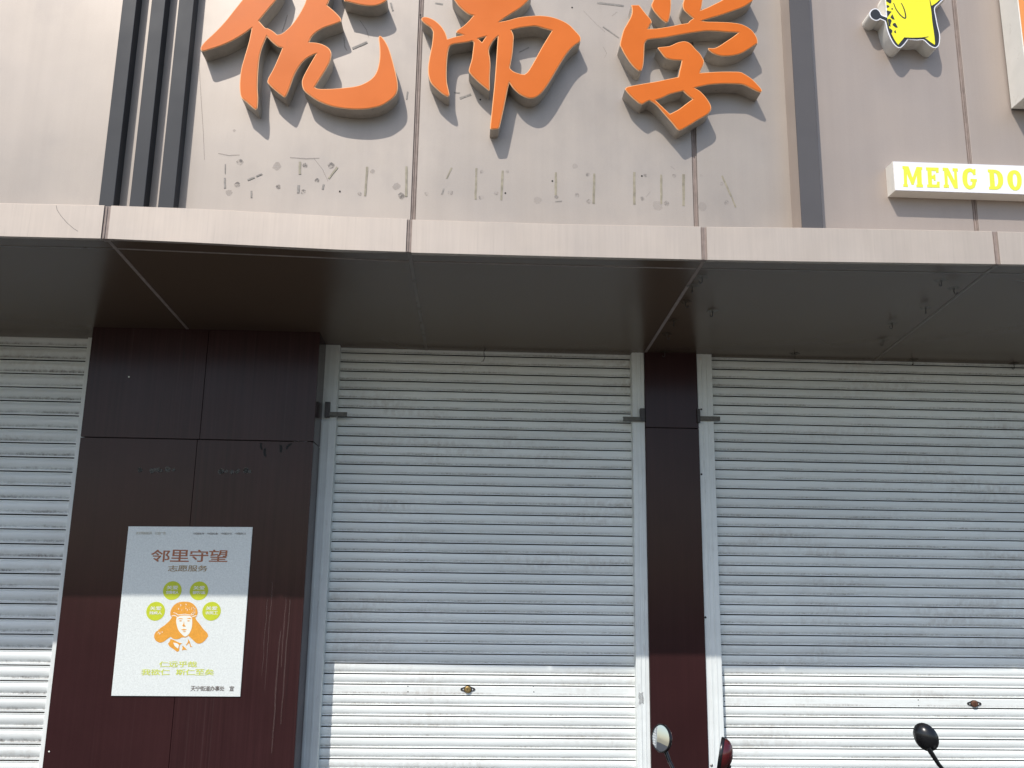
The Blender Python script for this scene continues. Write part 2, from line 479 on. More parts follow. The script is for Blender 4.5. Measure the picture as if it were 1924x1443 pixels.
# ------------------------------------------------------------------ building shell
XL, XR, ZT = -4.6, 5.2, 6.2
bld = thing('shop_building', (0, Y_BACK, 0), 'grey rendered shop building behind the canopy and rolling shutters', 'building')
MB().box((XL, Y_BACK + 0.03, 0.0), (XR, Y_BACK + 0.4, 9.0)).build('wall', M['render'], bld)

# ------------------------------------------------------------------ canopy: sign wall, fascia, soffit
can = thing('sign_canopy', (0, Y_WALL + 0.2, Z_OUT), 'beige metal panelled sign canopy projecting over the shop shutters', 'canopy')
MB().box((XL, Y_WALL + 0.024, Z_OUT + 0.10), (XR, Y_WALL + 0.30, ZT)).build('backing', M['joint'], can)
jx = [(776, 408), (1308, 400), (1836, 430)]
J = [UX(px, py, Y_WALL) for px, py in jx]
xf0, xf1 = UX(188, 384, Y_WALL), UX(357, 391, Y_WALL)
xbar = UX(1510, 427, Y_WALL)
jw = 0.011
ZB = Z_OUT + 0.06


def wall_panel(x0, x1, mt, dy=0.0, name='wall_panel'):
    q = [(x0, Y_WALL + dy, ZB), (x1, Y_WALL + dy, ZB), (x1, Y_WALL + dy, ZT), (x0, Y_WALL + dy, ZT)]
    return MB().slab(q, (0, 0.02, 0), bev=0.002).build(name, mt, can)


p0 = wall_panel(XL, xf0 + 0.006, M['clad'])
p1 = wall_panel(xf0 + 0.010, J[0] - jw, M['clad'], 0.001)
p2 = wall_panel(J[0] + jw, J[1] - jw, M['clad'])
p3 = wall_panel(J[1] + jw, xbar + 0.03, M['clad'])
p4 = wall_panel(xbar + 0.034, J[2] - jw, M['clad_r'], 0.003)
p5 = wall_panel(J[2] + jw, XR, M['clad_r'], 0.003)
for x in J:
    mb = MB().box((x - jw + 0.0005, Y_WALL + 0.008, ZB), (x + jw - 0.0005, Y_WALL + 0.022, ZT))
    for o in (-0.0075, 0.0035): mb.box((x + o, Y_WALL + 0.0035, ZB + 0.001), (x + o + 0.004, Y_WALL + 0.0075, ZT - 0.001))
    mb.build('joint_strip', M['joint'], can)

# fascia band: sags a little, panel by panel
ftop = [[(-1150, 356.4), (195, 385.3)], [(208, 385.8), (356, 391), (640, 406), (764.5, 410.5)], [(774.5, 412), (1050, 420.5), (1316.5, 425.2)],
        [(1328, 425.8), (1507, 427.5), (1864, 434)], [(1874, 434.6), (3200, 468)]]
fbot = [[(-1150, 417.2), (190, 448)], [(203, 448.3), (356, 455), (640, 469), (762.5, 473)], [(773, 474.5), (1050, 481.5), (1318, 487.6)],
        [(1328.5, 488), (1507, 491), (1870, 496)], [(1880, 496.2), (3200, 516)]]
fz = []                                                # (x, z) samples of the fascia's lower edge
fascia_panels = []
for a, b in zip(ftop, fbot):
    T = [U(px, py, Y_FASCIA) for px, py in a]; Bt = [U(px, py, Y_FASCIA) for px, py in b]
    n = len(T)
    mb = MB()
    vs = []
    for t_, b_ in zip(T, Bt):
        x = (t_.x + b_.x) / 2
        vs += [(x, Y_FASCIA, b_.z), (x, Y_FASCIA, t_.z - 0.003), (x, Y_FASCIA + 0.003, t_.z), (x, Y_FASCIA + 0.19, t_.z + 0.006), (x, Y_FASCIA + 0.19, b_.z + 0.02), (x, Y_FASCIA + 0.012, b_.z + 0.001)]
        fz.append((x, b_.z))
    fs = []
    for i in range(n - 1):
        for k in range(6):
            k2 = (k + 1) % 6
            fs.append((i * 6 + k, i * 6 + k2, (i + 1) * 6 + k2, (i + 1) * 6 + k))
    fs += [tuple(range(6)), tuple(reversed(range((n - 1) * 6, n * 6)))]
    fascia_panels.append(mb.add(vs, fs).build('fascia_panel', M['fascia'], can))
for i in range(4):
    a, b = fascia_panels[i], fascia_panels[i + 1]
    x0 = max(v.co.x for v in a.data.vertices) + ORIGIN[a.name].x
    x1 = min(v.co.x for v in b.data.vertices) + ORIGIN[b.name].x
    zb = U(*fbot[i][-1], Y_FASCIA).z; zt = U(*ftop[i][-1], Y_FASCIA).z
    mb = MB().box((x0 + 0.0005, Y_FASCIA + 0.007, zb + 0.002), (x1 - 0.0005, Y_FASCIA + 0.19, zt - 0.002))
    w = (x1 - x0)
    mb.box((x0 + w * 0.28, Y_FASCIA + 0.003, zb + 0.003), (x0 + w * 0.45, Y_FASCIA + 0.0065, zt - 0.003))
    mb.build('joint_strip', M['joint'], can)


def fz_at(x):
    for (xa, za), (xb, zb) in zip(fz, fz[1:]):
        if xa <= x <= xb and xb > xa: return za + (zb - za) * (x - xa) / (xb - xa)
    return fz[0][1] if x < fz[0][0] else fz[-1][1]


# soffit: panels running back from the fascia, pale sealant in the joints
seam_f = [(201, 452), (769, 476), (1323, 490), (1874, 498)]
seam_b = [(357, 625), (800, 652), (1212, 664), (1640, 680)]
SF = [UX(px, py, Y_FASCIA + 0.014) for px, py in seam_f]
Y_SB = 5.34
SB = []
for (fp, bp, xf) in zip(seam_f, seam_b, SF):
    q = on_soffit(*bp)
    SB.append(xf + (q.x - xf) * (Y_SB - Y_FASCIA - 0.014) / (q.y - Y_FASCIA - 0.014))
edges_f = [XL] + SF + [XR]; edges_b = [XL] + SB + [XR]
Y_TR = Y_FASCIA + 0.115


def lerp(a, b, t): return a + (b - a) * t


def soff_pt(i, y, side):
    t = (y - Y_FASCIA - 0.014) / (Y_SB - Y_FASCIA - 0.014)
    x = lerp(edges_f[i], edges_b[i], t)
    if 0 < i < len(edges_f) - 1: x += side * 0.008
    z = lerp(fz_at(lerp(edges_f[i], edges_f[i], 0)) + 0.004, Z_IN - 0.005, t)
    return Vector((x, y, z))


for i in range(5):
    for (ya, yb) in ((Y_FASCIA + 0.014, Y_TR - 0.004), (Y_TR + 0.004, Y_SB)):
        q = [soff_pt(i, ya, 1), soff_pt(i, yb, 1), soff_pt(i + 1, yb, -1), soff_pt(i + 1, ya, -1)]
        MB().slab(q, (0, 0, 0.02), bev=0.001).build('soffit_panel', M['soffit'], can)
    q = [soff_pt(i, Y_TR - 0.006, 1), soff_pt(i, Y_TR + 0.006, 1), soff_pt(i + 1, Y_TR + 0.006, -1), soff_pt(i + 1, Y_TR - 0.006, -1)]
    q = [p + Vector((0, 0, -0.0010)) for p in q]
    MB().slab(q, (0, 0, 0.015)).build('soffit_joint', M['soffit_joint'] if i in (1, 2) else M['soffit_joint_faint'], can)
for i in range(1, 5):
    a, b = soff_pt(i, Y_FASCIA + 0.014, 0), soff_pt(i, Y_SB, 0)
    so = -0.0014
    hw = 0.0078 if i in (1, 3) else 0.0085
    q = [a + Vector((-hw, 0, so)), b + Vector((-hw, 0, so)), b + Vector((hw, 0, so)), a + Vector((hw, 0, so))]
    MB().slab(q, (0, 0, 0.015)).build('soffit_joint', M['soffit_joint'] if i in (1, 3) else M['soffit_joint_faint'], can)
MB().box((XL, Y_FASCIA + 0.19, Z_OUT + 0.02), (XR, Y_BACK + 0.03, Z_OUT + 0.09)).build('deck', M['render'], can)

# dark grey upright fins left of the lettering
def fin(px0, px1, py, dep, mt, side=None):
    x0, x1 = UX(px0, py, Y_WALL - dep), UX(px1, py, Y_WALL - dep)
    q = [(x0, Y_WALL - dep, ZB + 0.01), (x1, Y_WALL - dep, ZB + 0.01), (x1, Y_WALL - dep, ZT), (x0, Y_WALL - dep, ZT)]
    mb = MB().slab(q, (0, dep - 0.0005, 0), bev=0.0015)
    if side:
        mb.add([(x0 - 0.0006, Y_WALL - dep + 0.003, ZB + 0.011), (x0 - 0.0006, Y_WALL - 0.001, ZB + 0.011), (x0 - 0.0006, Y_WALL - 0.001, ZT), (x0 - 0.0006, Y_WALL - dep + 0.003, ZT)], [(0, 1, 2, 3)], 1)
        return mb.build('upright_fin', [mt, side], can)
    return mb.build('upright_fin', mt, can)


for a, b in ((185.5, 213), (243, 270), (297, 326.5)): fin(a, b, 384, 0.063, M['fin'])
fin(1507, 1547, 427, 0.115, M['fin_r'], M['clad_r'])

# what is left of the letters taken down: tape, glue, holes
def wall_px(px, py, d=0.0): return U(px, py, Y_WALL - d)


def panel_at(px):
    return p1 if px < 776 else (p2 if px < 1308 else p3)


def tape(x0, y0, x1, y1, w, mt):
    a, b = wall_px(x0, y0, 0.001), wall_px(x1, y1, 0.001)
    d = (b - a).normalized(); n = Vector((-d.z, 0, d.x)) * (w * Y_WALL / F / 2)
    k = 5
    L_, R_ = [], []
    for i in range(k + 1):
        p = lerp(a, b, i / k)
        L_.append((p + n * random.uniform(0.75, 1.1))); R_.append((p - n * random.uniform(0.75, 1.1)))
    loop = [(p.x, p.z) for p in L_] + [(p.x, p.z) for p in reversed(R_)]
    MB().prism([loop], Y_WALL - 0.0012, Y_WALL + 0.0005).build('tape_strip', mt, panel_at((x0 + x1) / 2))


def A_(x, y): return 400 + x / 3.7, 280 + y / 3.7
def B_(x, y): return 900 + x / 3.7, 280 + y / 3.7


for f_, segs in ((A_, [(85, 105, 85, 170, 8, 1), (82, 200, 82, 272, 14, 1), (240, 215, 290, 196, 14, 1), (300, 190, 342, 172, 12, 1), (604, 88, 604, 175, 18, 0), (595, 250, 593, 305, 18, 1),
                       (865, 125, 805, 205, 16, 0), (770, 245, 762, 280, 14, 1), (1072, 123, 1058, 325, 17, 0), (1346, 120, 1343, 330, 17, 0),
                       (1660, 130, 1625, 205, 14, 0), (1605, 275, 1592, 315, 12, 1), (1832, 132, 1826, 350, 17, 0), (266, 290, 268, 338, 12, 1)]),
                 (B_, [(165, 150, 155, 355, 17, 0), (535, 162, 533, 320, 18, 0), (802, 170, 797, 380, 18, 0), (1080, 160, 1080, 385, 19, 0),
                       (1267, 178, 1268, 382, 17, 0), (1423, 175, 1423, 395, 20, 0), (1690, 185, 1755, 330, 14, 0), (1758, 335, 1785, 405, 12, 0), (530, 365, 575, 362, 9, 1)])):
    for x0, y0, x1, y1, w, g_ in segs:
        a, b = f_(x0, y0), f_(x1, y1)
        tape(*a, *b, w / 3.7, M['tape_grey'] if g_ else M['tape'])
for (x0, y0, x1, y1, w) in ((662, 91, 690, 79, 5), (864, 185, 885, 177, 5), (853, 174, 864, 174.5, 2), (1122, 5, 1172, 11, 5), (1133, 50, 1163, 71, 3), (734, 5, 738, 20, 4), (766, 172, 764, 186, 3), (976, 98, 994, 89, 3), (818, 6, 832, 8, 4)):
    tape(x0, y0, x1, y1, w, M['tape_grey'])


def spot(px, py, r, mt, name, parent=None, Y=None, th=0.0009):
    c = U(px, py, (Y_WALL if Y is None else Y) - th)
    R = r * c.y / F
    n = 14 if r > 3 else 8
    jit = [random.uniform(0.8, 1.08) if r > 3 else 1 for _ in range(n)]
    loop = [(c.x + R * jit[k] * cos(2 * pi * k / n), c.z + R * jit[k] * sin(2 * pi * k / n)) for k in range(n)]
    return MB().prism([loop], c.y, c.y + th + 0.0005).build(name, mt, parent or panel_at(px))


for f_, cs in ((A_, [(188, 90, 25), (170, 247, 24), (455, 262, 20), (640, 112, 22), (820, 112, 26), (725, 218, 18), (628, 297, 20), (1022, 310, 17), (1310, 325, 28), (1486, 310, 16), (1652, 303, 20), (1870, 158, 17), (1866, 338, 20)]),
               (B_, [(120, 305, 17), (195, 155, 16), (680, 320, 18), (757, 175, 18), (765, 365, 20), (1155, 183, 14), (1135, 345, 18), (1357, 186, 17), (1305, 378, 22), (1545, 187, 12), (1720, 373, 19), (1685, 240, 14), (538, 335, 16)])):
    for x, y, r in cs:
        px, py = f_(x, y); spot(px, py, r / 3.7, M['glue'], 'glue_spot')
for px, py in (A_(882, 294), B_(183, 306), B_(510, 222), B_(1132, 187), (1075, 14), (902.5, 187), (790, 28)):
    spot(px, py, 1.9, M['black'], 'drill_hole')
sp_ = [U(x / 3.006, y / 3.006, Y_FASCIA - 0.0006) for x, y in ((318, 1160), (322, 1185), (345, 1220), (380, 1260), (415, 1290), (440, 1306))]
mb = MB()
for a, b in zip(sp_, sp_[1:]):
    n = Vector((-(b - a).z, 0, (b - a).x)).normalized() * 0.0011
    mb.add([a + n, a - n, b - n, b + n], [(0, 1, 2, 3)])
mb.build('scratch', M['scratch'], fascia_panels[0])

# pencil strokes, smears and rubbed lines round the lettering
def smear(pts, w, mt):
    w3 = [wall_px(px, py, 0.0008) for px, py in pts]
    P = [Vector((p.x, p.z)) for p in w3]; L_, R_ = [], []
    for i, p in enumerate(P):
        d = (P[min(i + 1, len(P) - 1)] - P[max(i - 1, 0)]).normalized(); n = Vector((-d.y, d.x))
        ww = w * Y_WALL / F / 2 * (0.5 + 0.5 * sin(pi * (i + 0.5) / len(P)))
        L_.append(tuple(p + n * ww)); R_.append(tuple(p - n * ww))
    MB().prism([L_ + R_[::-1]], Y_WALL - 0.0008, Y_WALL + 0.0004).build('smear', mt, panel_at(pts[0][0]))


for pts, w in (([(374, 120), (378, 190), (382, 250), (384, 300)], 1.2), ([(648, 8), (662, 20), (676, 28)], 2), ([(530, 60), (536, 42), (540, 28)], 2.2),
               ([(676, 38), (688, 55), (693, 70)], 1.6), ([(646, 70), (648, 88), (652, 95)], 2.5), ([(716, 20), (722, 8), (724, 0)], 2.4), ([(788, 30), (796, 60), (806, 90)], 1.5),
               ([(1096, 20), (1120, 45), (1137, 60)], 1.4), ([(1133, 88), (1140, 100), (1136, 108)], 1.5), ([(1150, 30), (1160, 22)], 2.0), ([(545, 296), (575, 298), (600, 297)], 2.4), ([(410, 288), (430, 292), (450, 291)], 2),
               ([(590, 298), (606, 318), (616, 340)], 1.0), ([(1214, 370), (1222, 360)], 1.2), ([(868, 60), (860, 74)], 1.4), ([(1260, 312), (1268, 318)], 1.4), ([(936, 104), (944, 95), (958, 92)], 1.6)):
    smear(pts, w, M['pencil'])
for px, py, rr in ((430, 362, 7), (520, 312, 9), (745, 350, 8), (1010, 376, 8), (1235, 386, 11), (1320, 388, 10), (1080, 312, 6), (440, 245, 3), (700, 322, 5)):
    spot(px, py, rr, M['haze_spot'], 'glue_spot', None, None, 0.0007)

# ------------------------------------------------------------------ big orange characters
Y_LET = Y_WALL - 0.085


def outline(pts, s, ox, oy, Y, corner=48, sub=4):
    w = [U(x / s + ox, y / s + oy, Y) for x, y in pts]
    return smooth_loop([(p.x, p.z) for p in w], corner, sub)


def character(pieces, s, ox, oy, label):
    """pieces: list of (outer, [holes])"""
    L0 = []
    for o, hs in pieces:
        L0.append([outline(o, s, ox, oy, Y_LET)] + [outline(h, s, ox, oy, Y_LET) for h in hs])
    xs = [p[0] for l in L0 for p in l[0]]; zs = [p[1] for l in L0 for p in l[0]]
    t = thing('sign_character', ((min(xs) + max(xs)) / 2, Y_WALL, min(zs)), label, 'sign letter', 'raised orange characters on the sign wall')
    body, face = MB(), MB()
    for loops in L0:
        body.prism(loops, Y_LET + 0.003, Y_WALL + 0.0005, 0, 1)
        ins = [offset_loop(loops[0], 0.004)] + [offset_loop(h, -0.004) for h in loops[1:]]
        face.prism(ins, Y_LET, Y_LET + 0.0035, 0, 1)
    body.build('letter_body', [M['rim_highlight'], M['letterside']], t)
    face.build('letter_face', [M['orange'], M['rim_highlight']], t)
    return t


YOU = [([(500, 0), (440, 75), (360, 175), (280, 260), (200, 335), (165, 380), (160, 408), (185, 420), (230, 408), (330, 375), (430, 330), (520, 275), (580, 230),
         (575, 260), (555, 350), (520, 470), (495, 560), (482, 660), (482, 740), (495, 800), (540, 840), (590, 885), (615, 900), (628, 880), (633, 800), (628, 720), (632, 600), (645, 470), (670, 380), (705, 298),
         (740, 335), (790, 378), (832, 393), (800, 470), (760, 560), (710, 658), (730, 700), (790, 755), (845, 796), (862, 790), (890, 730), (930, 620), (975, 540), (1020, 490), (1075, 455), (1110, 440),
         (1080, 490), (1040, 560), (1000, 640), (993, 690), (1010, 740), (1060, 785), (1130, 830), (1230, 870), (1330, 890), (1440, 898), (1540, 893), (1640, 870), (1710, 830), (1755, 790), (1778, 745), (1780, 680), (1765, 600), (1740, 500), (1710, 400), (1680, 340), (1650, 300), (1632, 290),
         (1623, 310), (1630, 380), (1632, 450), (1625, 520), (1605, 590), (1570, 640), (1510, 680), (1440, 705), (1330, 720), (1220, 728), (1130, 727), (1098, 715),
         (1140, 650), (1190, 570), (1225, 500), (1235, 440), (1220, 400), (1180, 370), (1120, 350), (1052, 345), (1075, 300), (1110, 265), (1170, 230), (1240, 205), (1300, 183), (1317, 172), (1310, 145), (1270, 100), (1230, 65), (1200, 40), (1218, 0),
         (1240, -110), (1262, -210), (1235, -300), (1150, -330), (1080, -300), (1062, -150), (1025, 0), (1000, 60), (960, 130), (910, 200), (860, 250), (825, 275), (790, 283), (750, 250), (710, 229), (690, 225), (640, 170),
         (680, 120), (730, 60), (780, 0), (830, -90), (850, -190), (790, -250), (700, -240), (600, -120)], []),
       ([(1340, 0), (1345, 8), (1400, 20), (1470, 38), (1540, 47), (1600, 45), (1650, 28), (1685, 5), (1690, -30), (1650, -90), (1560, -140), (1440, -165), (1340, -150), (1300, -100), (1320, -40)], [])]
ER = [([(405, 0), (440, 50), (520, 120), (575, 138), (530, 190), (480, 235), (430, 270), (418, 290), (440, 300), (485, 313), (400, 332), (340, 350), (332, 320), (315, 280), (280, 230), (230, 185), (170, 155), (125, 150), (103, 165), (110, 185), (140, 215), (185, 245), (205, 275), (210, 300), (200, 400), (180, 500), (165, 600), (168, 680), (190, 745), (240, 800), (300, 850), (345, 873), (358, 855), (350, 810), (335, 740), (332, 650), (335, 560), (345, 470), (360, 420), (390, 400), (450, 390), (520, 380), (562, 369), (577, 385),
        (570, 450), (560, 530), (540, 600), (533, 640), (560, 680), (620, 740), (680, 790), (715, 818), (722, 800), (722, 700), (728, 600), (725, 530), (715, 450), (740, 390), (770, 350), (795, 328), (790, 400), (780, 550), (765, 750), (750, 900), (735, 1050), (725, 1150), (730, 1165), (760, 1168), (800, 1163), (812, 1140), (840, 1020), (865, 900), (885, 800), (900, 745),
        (930, 790), (980, 840), (1040, 875), (1090, 888), (1140, 878), (1190, 840), (1250, 760), (1310, 660), (1370, 560), (1430, 470), (1490, 410), (1535, 380), (1545, 350), (1535, 320), (1490, 270), (1440, 220), (1370, 180), (1280, 150), (1180, 138), (1080, 142), (980, 155), (890, 180), (805, 197), (860, 160), (930, 115), (1000, 70), (1050, 25), (1072, 0),
        (1100, -50), (1080, -110), (950, -150), (700, -165), (480, -140), (390, -80), (385, -30)],
       [[(618, 348), (688, 327), (652, 380)],
        [(918, 270), (1000, 250), (1080, 240), (1140, 236), (1210, 255), (1285, 275), (1250, 330), (1190, 430), (1130, 540), (1070, 640), (1035, 670), (1000, 665), (940, 645), (905, 615), (907, 590), (925, 500), (935, 400), (938, 320)]])]
XUE = [([(270, 42), (340, 42), (370, 80), (410, 130), (445, 170), (455, 200), (440, 225), (422, 258), (500, 255), (580, 243), (650, 230), (720, 215), (780, 205), (800, 185), (832, 163), (790, 130), (745, 85), (735, 40), (745, 0), (770, -80), (850, -90), (925, -60), (915, 0), (908, 50), (898, 90), (960, 65), (1020, 35), (1080, 5), (1150, -40), (1240, -110), (1330, -120), (1385, -60), (1370, 0), (1345, 25), (1280, 65), (1200, 95), (1100, 130), (1000, 160), (905, 187), (960, 193), (1060, 195), (1160, 200), (1250, 212), (1310, 235), (1360, 270), (1390, 310), (1410, 350), (1412, 390), (1390, 405), (1330, 445), (1270, 480), (1200, 500), (1120, 507), (1060, 500), (1000, 475), (963, 443), (968, 430), (1020, 432), (1070, 410), (1130, 370), (1190, 330), (1240, 292),
         (1150, 290), (1050, 282), (950, 280), (860, 290), (760, 305), (650, 325), (550, 343), (460, 352), (415, 362), (392, 395), (388, 450), (385, 520), (378, 590), (365, 635), (340, 640), (300, 610), (250, 550), (205, 480), (180, 430), (168, 400), (180, 340), (200, 270), (230, 215), (255, 170), (272, 130), (277, 90)], []),
       ([(470, 0), (452, 45), (470, 90), (510, 140), (550, 180), (585, 203), (605, 195), (618, 150), (628, 80), (630, 20), (622, -30), (590, -80), (530, -95), (485, -50)], []),
       ([(510, 425), (560, 420), (620, 412), (680, 385), (730, 372), (770, 373), (810, 395), (850, 440), (890, 480), (915, 520), (928, 550), (920, 590), (900, 630), (893, 656), (980, 650), (1080, 645), (1180, 645), (1255, 648), (1300, 670), (1360, 710), (1410, 760), (1445, 800), (1452, 820), (1440, 835), (1400, 820), (1330, 785), (1270, 762), (1180, 757), (1080, 757), (980, 765), (900, 780), (845, 793), (890, 820), (940, 870), (980, 930), (993, 970), (985, 1005), (950, 1040), (880, 1080), (800, 1130), (740, 1165), (708, 1178), (685, 1165), (640, 1110), (570, 1030), (500, 950), (445, 912), (425, 912), (395, 928), (370, 942), (340, 930), (290, 890), (240, 840), (213, 805), (230, 785), (300, 768), (400, 750), (500, 733), (600, 712), (695, 692), (705, 640), (720, 580), (725, 545), (640, 540), (580, 520), (545, 480), (515, 440)],
        [[(492, 905), (560, 880), (610, 855), (680, 835), (740, 822), (780, 860), (825, 893), (760, 940), (700, 985), (620, 1027), (560, 970)]])]
character(YOU, 4.373, 340, 0, 'orange raised character beside the dark grey fins, with a separate dot at top right')
character(ER, 4.809, 770, 0, 'orange raised character with a long thin central downstroke, middle of the three')
character(XUE, 4.809, 1130, 0, 'orange raised character with a diamond shaped opening at its foot')

# ------------------------------------------------------------------ long white light box with yellow capitals
YR = Y_WALL + 0.003
lb_d = 0.075


def meng(x, y): return 1640 + x / 6.775, 280 + y / 6.775


lbx0 = UX(*meng(268, 350), YR - lb_d); tl = U(*meng(262, 157), YR - lb_d).z; bl = U(*meng(277, 528), YR - lb_d).z
slope = (U(*meng(1920, 578), YR - lb_d).z - bl) / (UX(*meng(1920, 578), YR - lb_d) - lbx0)
slope_t = (U(*meng(1920, 216), YR - lb_d).z - tl) / (UX(*meng(1920, 216), YR - lb_d) - lbx0)
slope = (slope + slope_t) / 2
lbx1 = lbx0 + 1.9
lb = thing('light_box', (lbx0, YR, bl), 'long white sign box with yellow capital letters on the right hand wall', 'sign')
q = [(lbx0, YR - lb_d, bl), (lbx1, YR - lb_d, bl + slope * 1.9), (lbx1, YR - lb_d, tl + slope * 1.9), (lbx0, YR - lb_d, tl)]
MB().slab(q, (0, lb_d - 0.0005, 0), bev=0.0015).build('box_body', M['boxwhite'], lb)
e = 0.0015
q2 = [(q[0][0] + e, q[0][1] - 0.002, q[0][2] + e), (q[1][0] - e, q[1][1] - 0.002, q[1][2] + e), (q[2][0] - e, q[2][1] - 0.002, q[2][2] - e), (q[3][0] + e, q[3][1] - 0.002, q[3][2] - e)]
MB().slab(q2, (0, 0.0018, 0)).build('face_panel', M['boxface'], lb)
LET = {
    'M': [[(376, 214), (455, 220), (506, 365), (556, 226), (628, 230), (630, 266), (618, 266), (626, 450), (640, 452), (640, 488), (554, 486), (554, 452), (566, 452), (560, 330), (520, 455), (494, 455), (434, 316), (438, 448), (448, 450), (448, 482), (388, 480), (387, 447), (398, 446), (391, 256), (378, 254)]],
    'E': [[(676, 232), (838, 236), (838, 304), (806, 302), (800, 278), (748, 276), (751, 338), (770, 338), (772, 322), (796, 322), (800, 402), (776, 402), (772, 378), (753, 378), (756, 450), (812, 452), (818, 414), (850, 414), (852, 492), (692, 488), (690, 452), (706, 450), (694, 272), (678, 270)]],
    'N': [[(888, 236), (958, 240), (1040, 400), (1034, 282), (1016, 280), (1014, 242), (1082, 246), (1084, 284), (1068, 284), (1084, 502), (1036, 500), (950, 330), (956, 452), (970, 454), (970, 494), (904, 492), (902, 454), (918, 452), (906, 276), (890, 274)]],
    'G': [[(1308, 255), (1308, 330), (1278, 330), (1262, 300), (1238, 290), (1214, 302), (1204, 340), (1204, 410), (1214, 450), (1236, 466), (1262, 452), (1266, 416), (1244, 414), (1243, 378), (1324, 382), (1326, 416), (1316, 418), (1300, 480), (1250, 512), (1204, 504), (1166, 470), (1146, 420), (1140, 360), (1148, 300), (1176, 260), (1220, 244), (1256, 248), (1278, 266), (1284, 252)]],
    'D': [[(1462, 258), (1560, 264), (1612, 284), (1648, 330), (1660, 390), (1654, 450), (1624, 498), (1570, 518), (1480, 514), (1478, 480), (1494, 478), (1482, 296), (1464, 294)], [(1542, 304), (1556, 478), (1580, 470), (1594, 430), (1592, 370), (1576, 320), (1560, 306)]],
    'O': [[(1800, 268), (1850, 284), (1884, 330), (1896, 400), (1888, 464), (1860, 512), (1814, 528), (1766, 510), (1730, 460), (1712, 396), (1716, 330), (1746, 284)], [(1798, 312), (1784, 340), (1782, 400), (1790, 450), (1808, 482), (1828, 470), (1838, 420), (1834, 360), (1818, 322)]],
}
for ch, loops in LET.items():
    ls = [outline(l, 6.775, 1640, 280, YR - lb_d - 0.003, 30 if ch not in 'GO' else 60, 3 if ch in 'GOD' else 1) for l in loops]
    MB().prism(ls, YR - lb_d - 0.003, YR - lb_d - 0.0018).build('letter', M['yellow'], lb)

# ------------------------------------------------------------------ yellow cut-out sign
cd = 0.085
YC = YR - cd
co_out = [(612, 0), (622, 150), (628, 293), (552, 262), (525, 210), (480, 160), (430, 145), (370, 165), (332, 210), (325, 260), (345, 310), (390, 350), (440, 368), (490, 360), (522, 340), (604, 378), (620, 430), (640, 520), (680, 640), (730, 740), (780, 810), (840, 855), (890, 858), (940, 820), (990, 760), (1028, 708), (1100, 718), (1200, 722), (1300, 720), (1370, 780), (1430, 830), (1500, 862), (1550, 850), (1590, 800), (1605, 700), (1600, 600), (1570, 480), (1540, 330), (1512, 148), (1580, 70), (1650, 0),
          (1760, -90), (1740, -160), (1640, -180), (1560, -240), (1400, -330), (1150, -370), (880, -340), (690, -220), (610, -100)]
co_yel = [(625, 0), (645, 200), (655, 400), (720, 600), (790, 740), (845, 810), (900, 740), (950, 682), (1100, 690), (1250, 685), (1330, 688), (1400, 740), (1500, 808), (1508, 780), (1490, 600), (1460, 400), (1440, 200), (1416, 50), (1405, -60), (1380, -260), (1150, -320), (890, -300), (720, -190), (640, -90)]
co_arm = [(1424, 0), (1446, 104), (1520, 60), (1590, -2), (1680, -80), (1640, -140), (1540, -120), (1430, -90)]
S6 = 9.62
lo = outline(co_out, S6, 1600, 0, YC)
cs = thing('cutout_sign', (sum(p[0] for p in lo) / len(lo), YR, min(p[1] for p in lo)), 'yellow animal shaped cut-out sign with black spots and a white edge', 'sign')
MB().prism([lo], YC + 0.0025, YR - 0.0005, 0, 1).build('sign_body', [M['boxface'], M['boxwhite']], cs)
MB().prism([offset_loop(lo, 0.0055)], YC + 0.001, YC + 0.003).build('outline_layer', M['ink'], cs)
MB().prism([outline(co_yel, S6, 1600, 0, YC)], YC - 0.0002, YC + 0.0015).build('body_print', M['yellow_body'], cs)
MB().prism([outline(co_arm, S6, 1600, 0, YC)], YC - 0.0002, YC + 0.0015).build('arm_print', M['yellow_body'], cs)
spots = [[(620, -20), (720, 0), (715, 50), (690, 62), (650, 35), (628, 30)], [(632, 100), (660, 95), (685, 125), (640, 145)], [(722, 145), (745, 150), (745, 175), (720, 172)],
         [(636, 190), (722, 212), (690, 250), (648, 310)], [(738, 258), (778, 355), (742, 350), (700, 312)], [(650, 350), (690, 342), (722, 375), (700, 450), (712, 480), (672, 470)],
         [(790, 414), (834, 496), (800, 500), (740, 455), (750, 425)], [(690, 510), (735, 552), (728, 600), (705, 575)], [(792, 542), (806, 605), (762, 580)]]
mb = MB()
for s_ in spots: mb.prism([outline(s_, S6, 1600, 0, YC, 70, 3)], YC - 0.001, YC)
mb.build('spot_print', M['ink'], cs)


def stroke(pts, w, s, ox, oy, Y, closed=False):
    w3 = [U(x / s + ox, y / s + oy, Y) for x, y in pts]
    P = [Vector((p.x, p.z)) for p in w3]
    # smooth
    Q = []
    for i in range(len(P) - 1):
        p0 = P[max(i - 1, 0)]; p1_, p2_ = P[i], P[i + 1]; p3_ = P[min(i + 2, len(P) - 1)]
        for k in range(4):
            t = k / 4
            Q.append(0.5 * ((2 * p1_) + (p2_ - p0) * t + (2 * p0 - 5 * p1_ + 4 * p2_ - p3_) * t * t + (3 * p1_ - p0 - 3 * p2_ + p3_) * t ** 3))
    Q.append(P[-1])
    W_ = w * Y / F / s / 2
    L_, R_ = [], []
    for i, p in enumerate(Q):
        d = (Q[min(i + 1, len(Q) - 1)] - Q[max(i - 1, 0)]).normalized(); n = Vector((-d.y, d.x))
        ww = W_ * (0.55 + 0.45 * sin(pi * (i + 0.5) / len(Q)))
        L_.append(tuple(p + n * ww)); R_.append(tuple(p - n * ww))
    return L_ + R_[::-1]


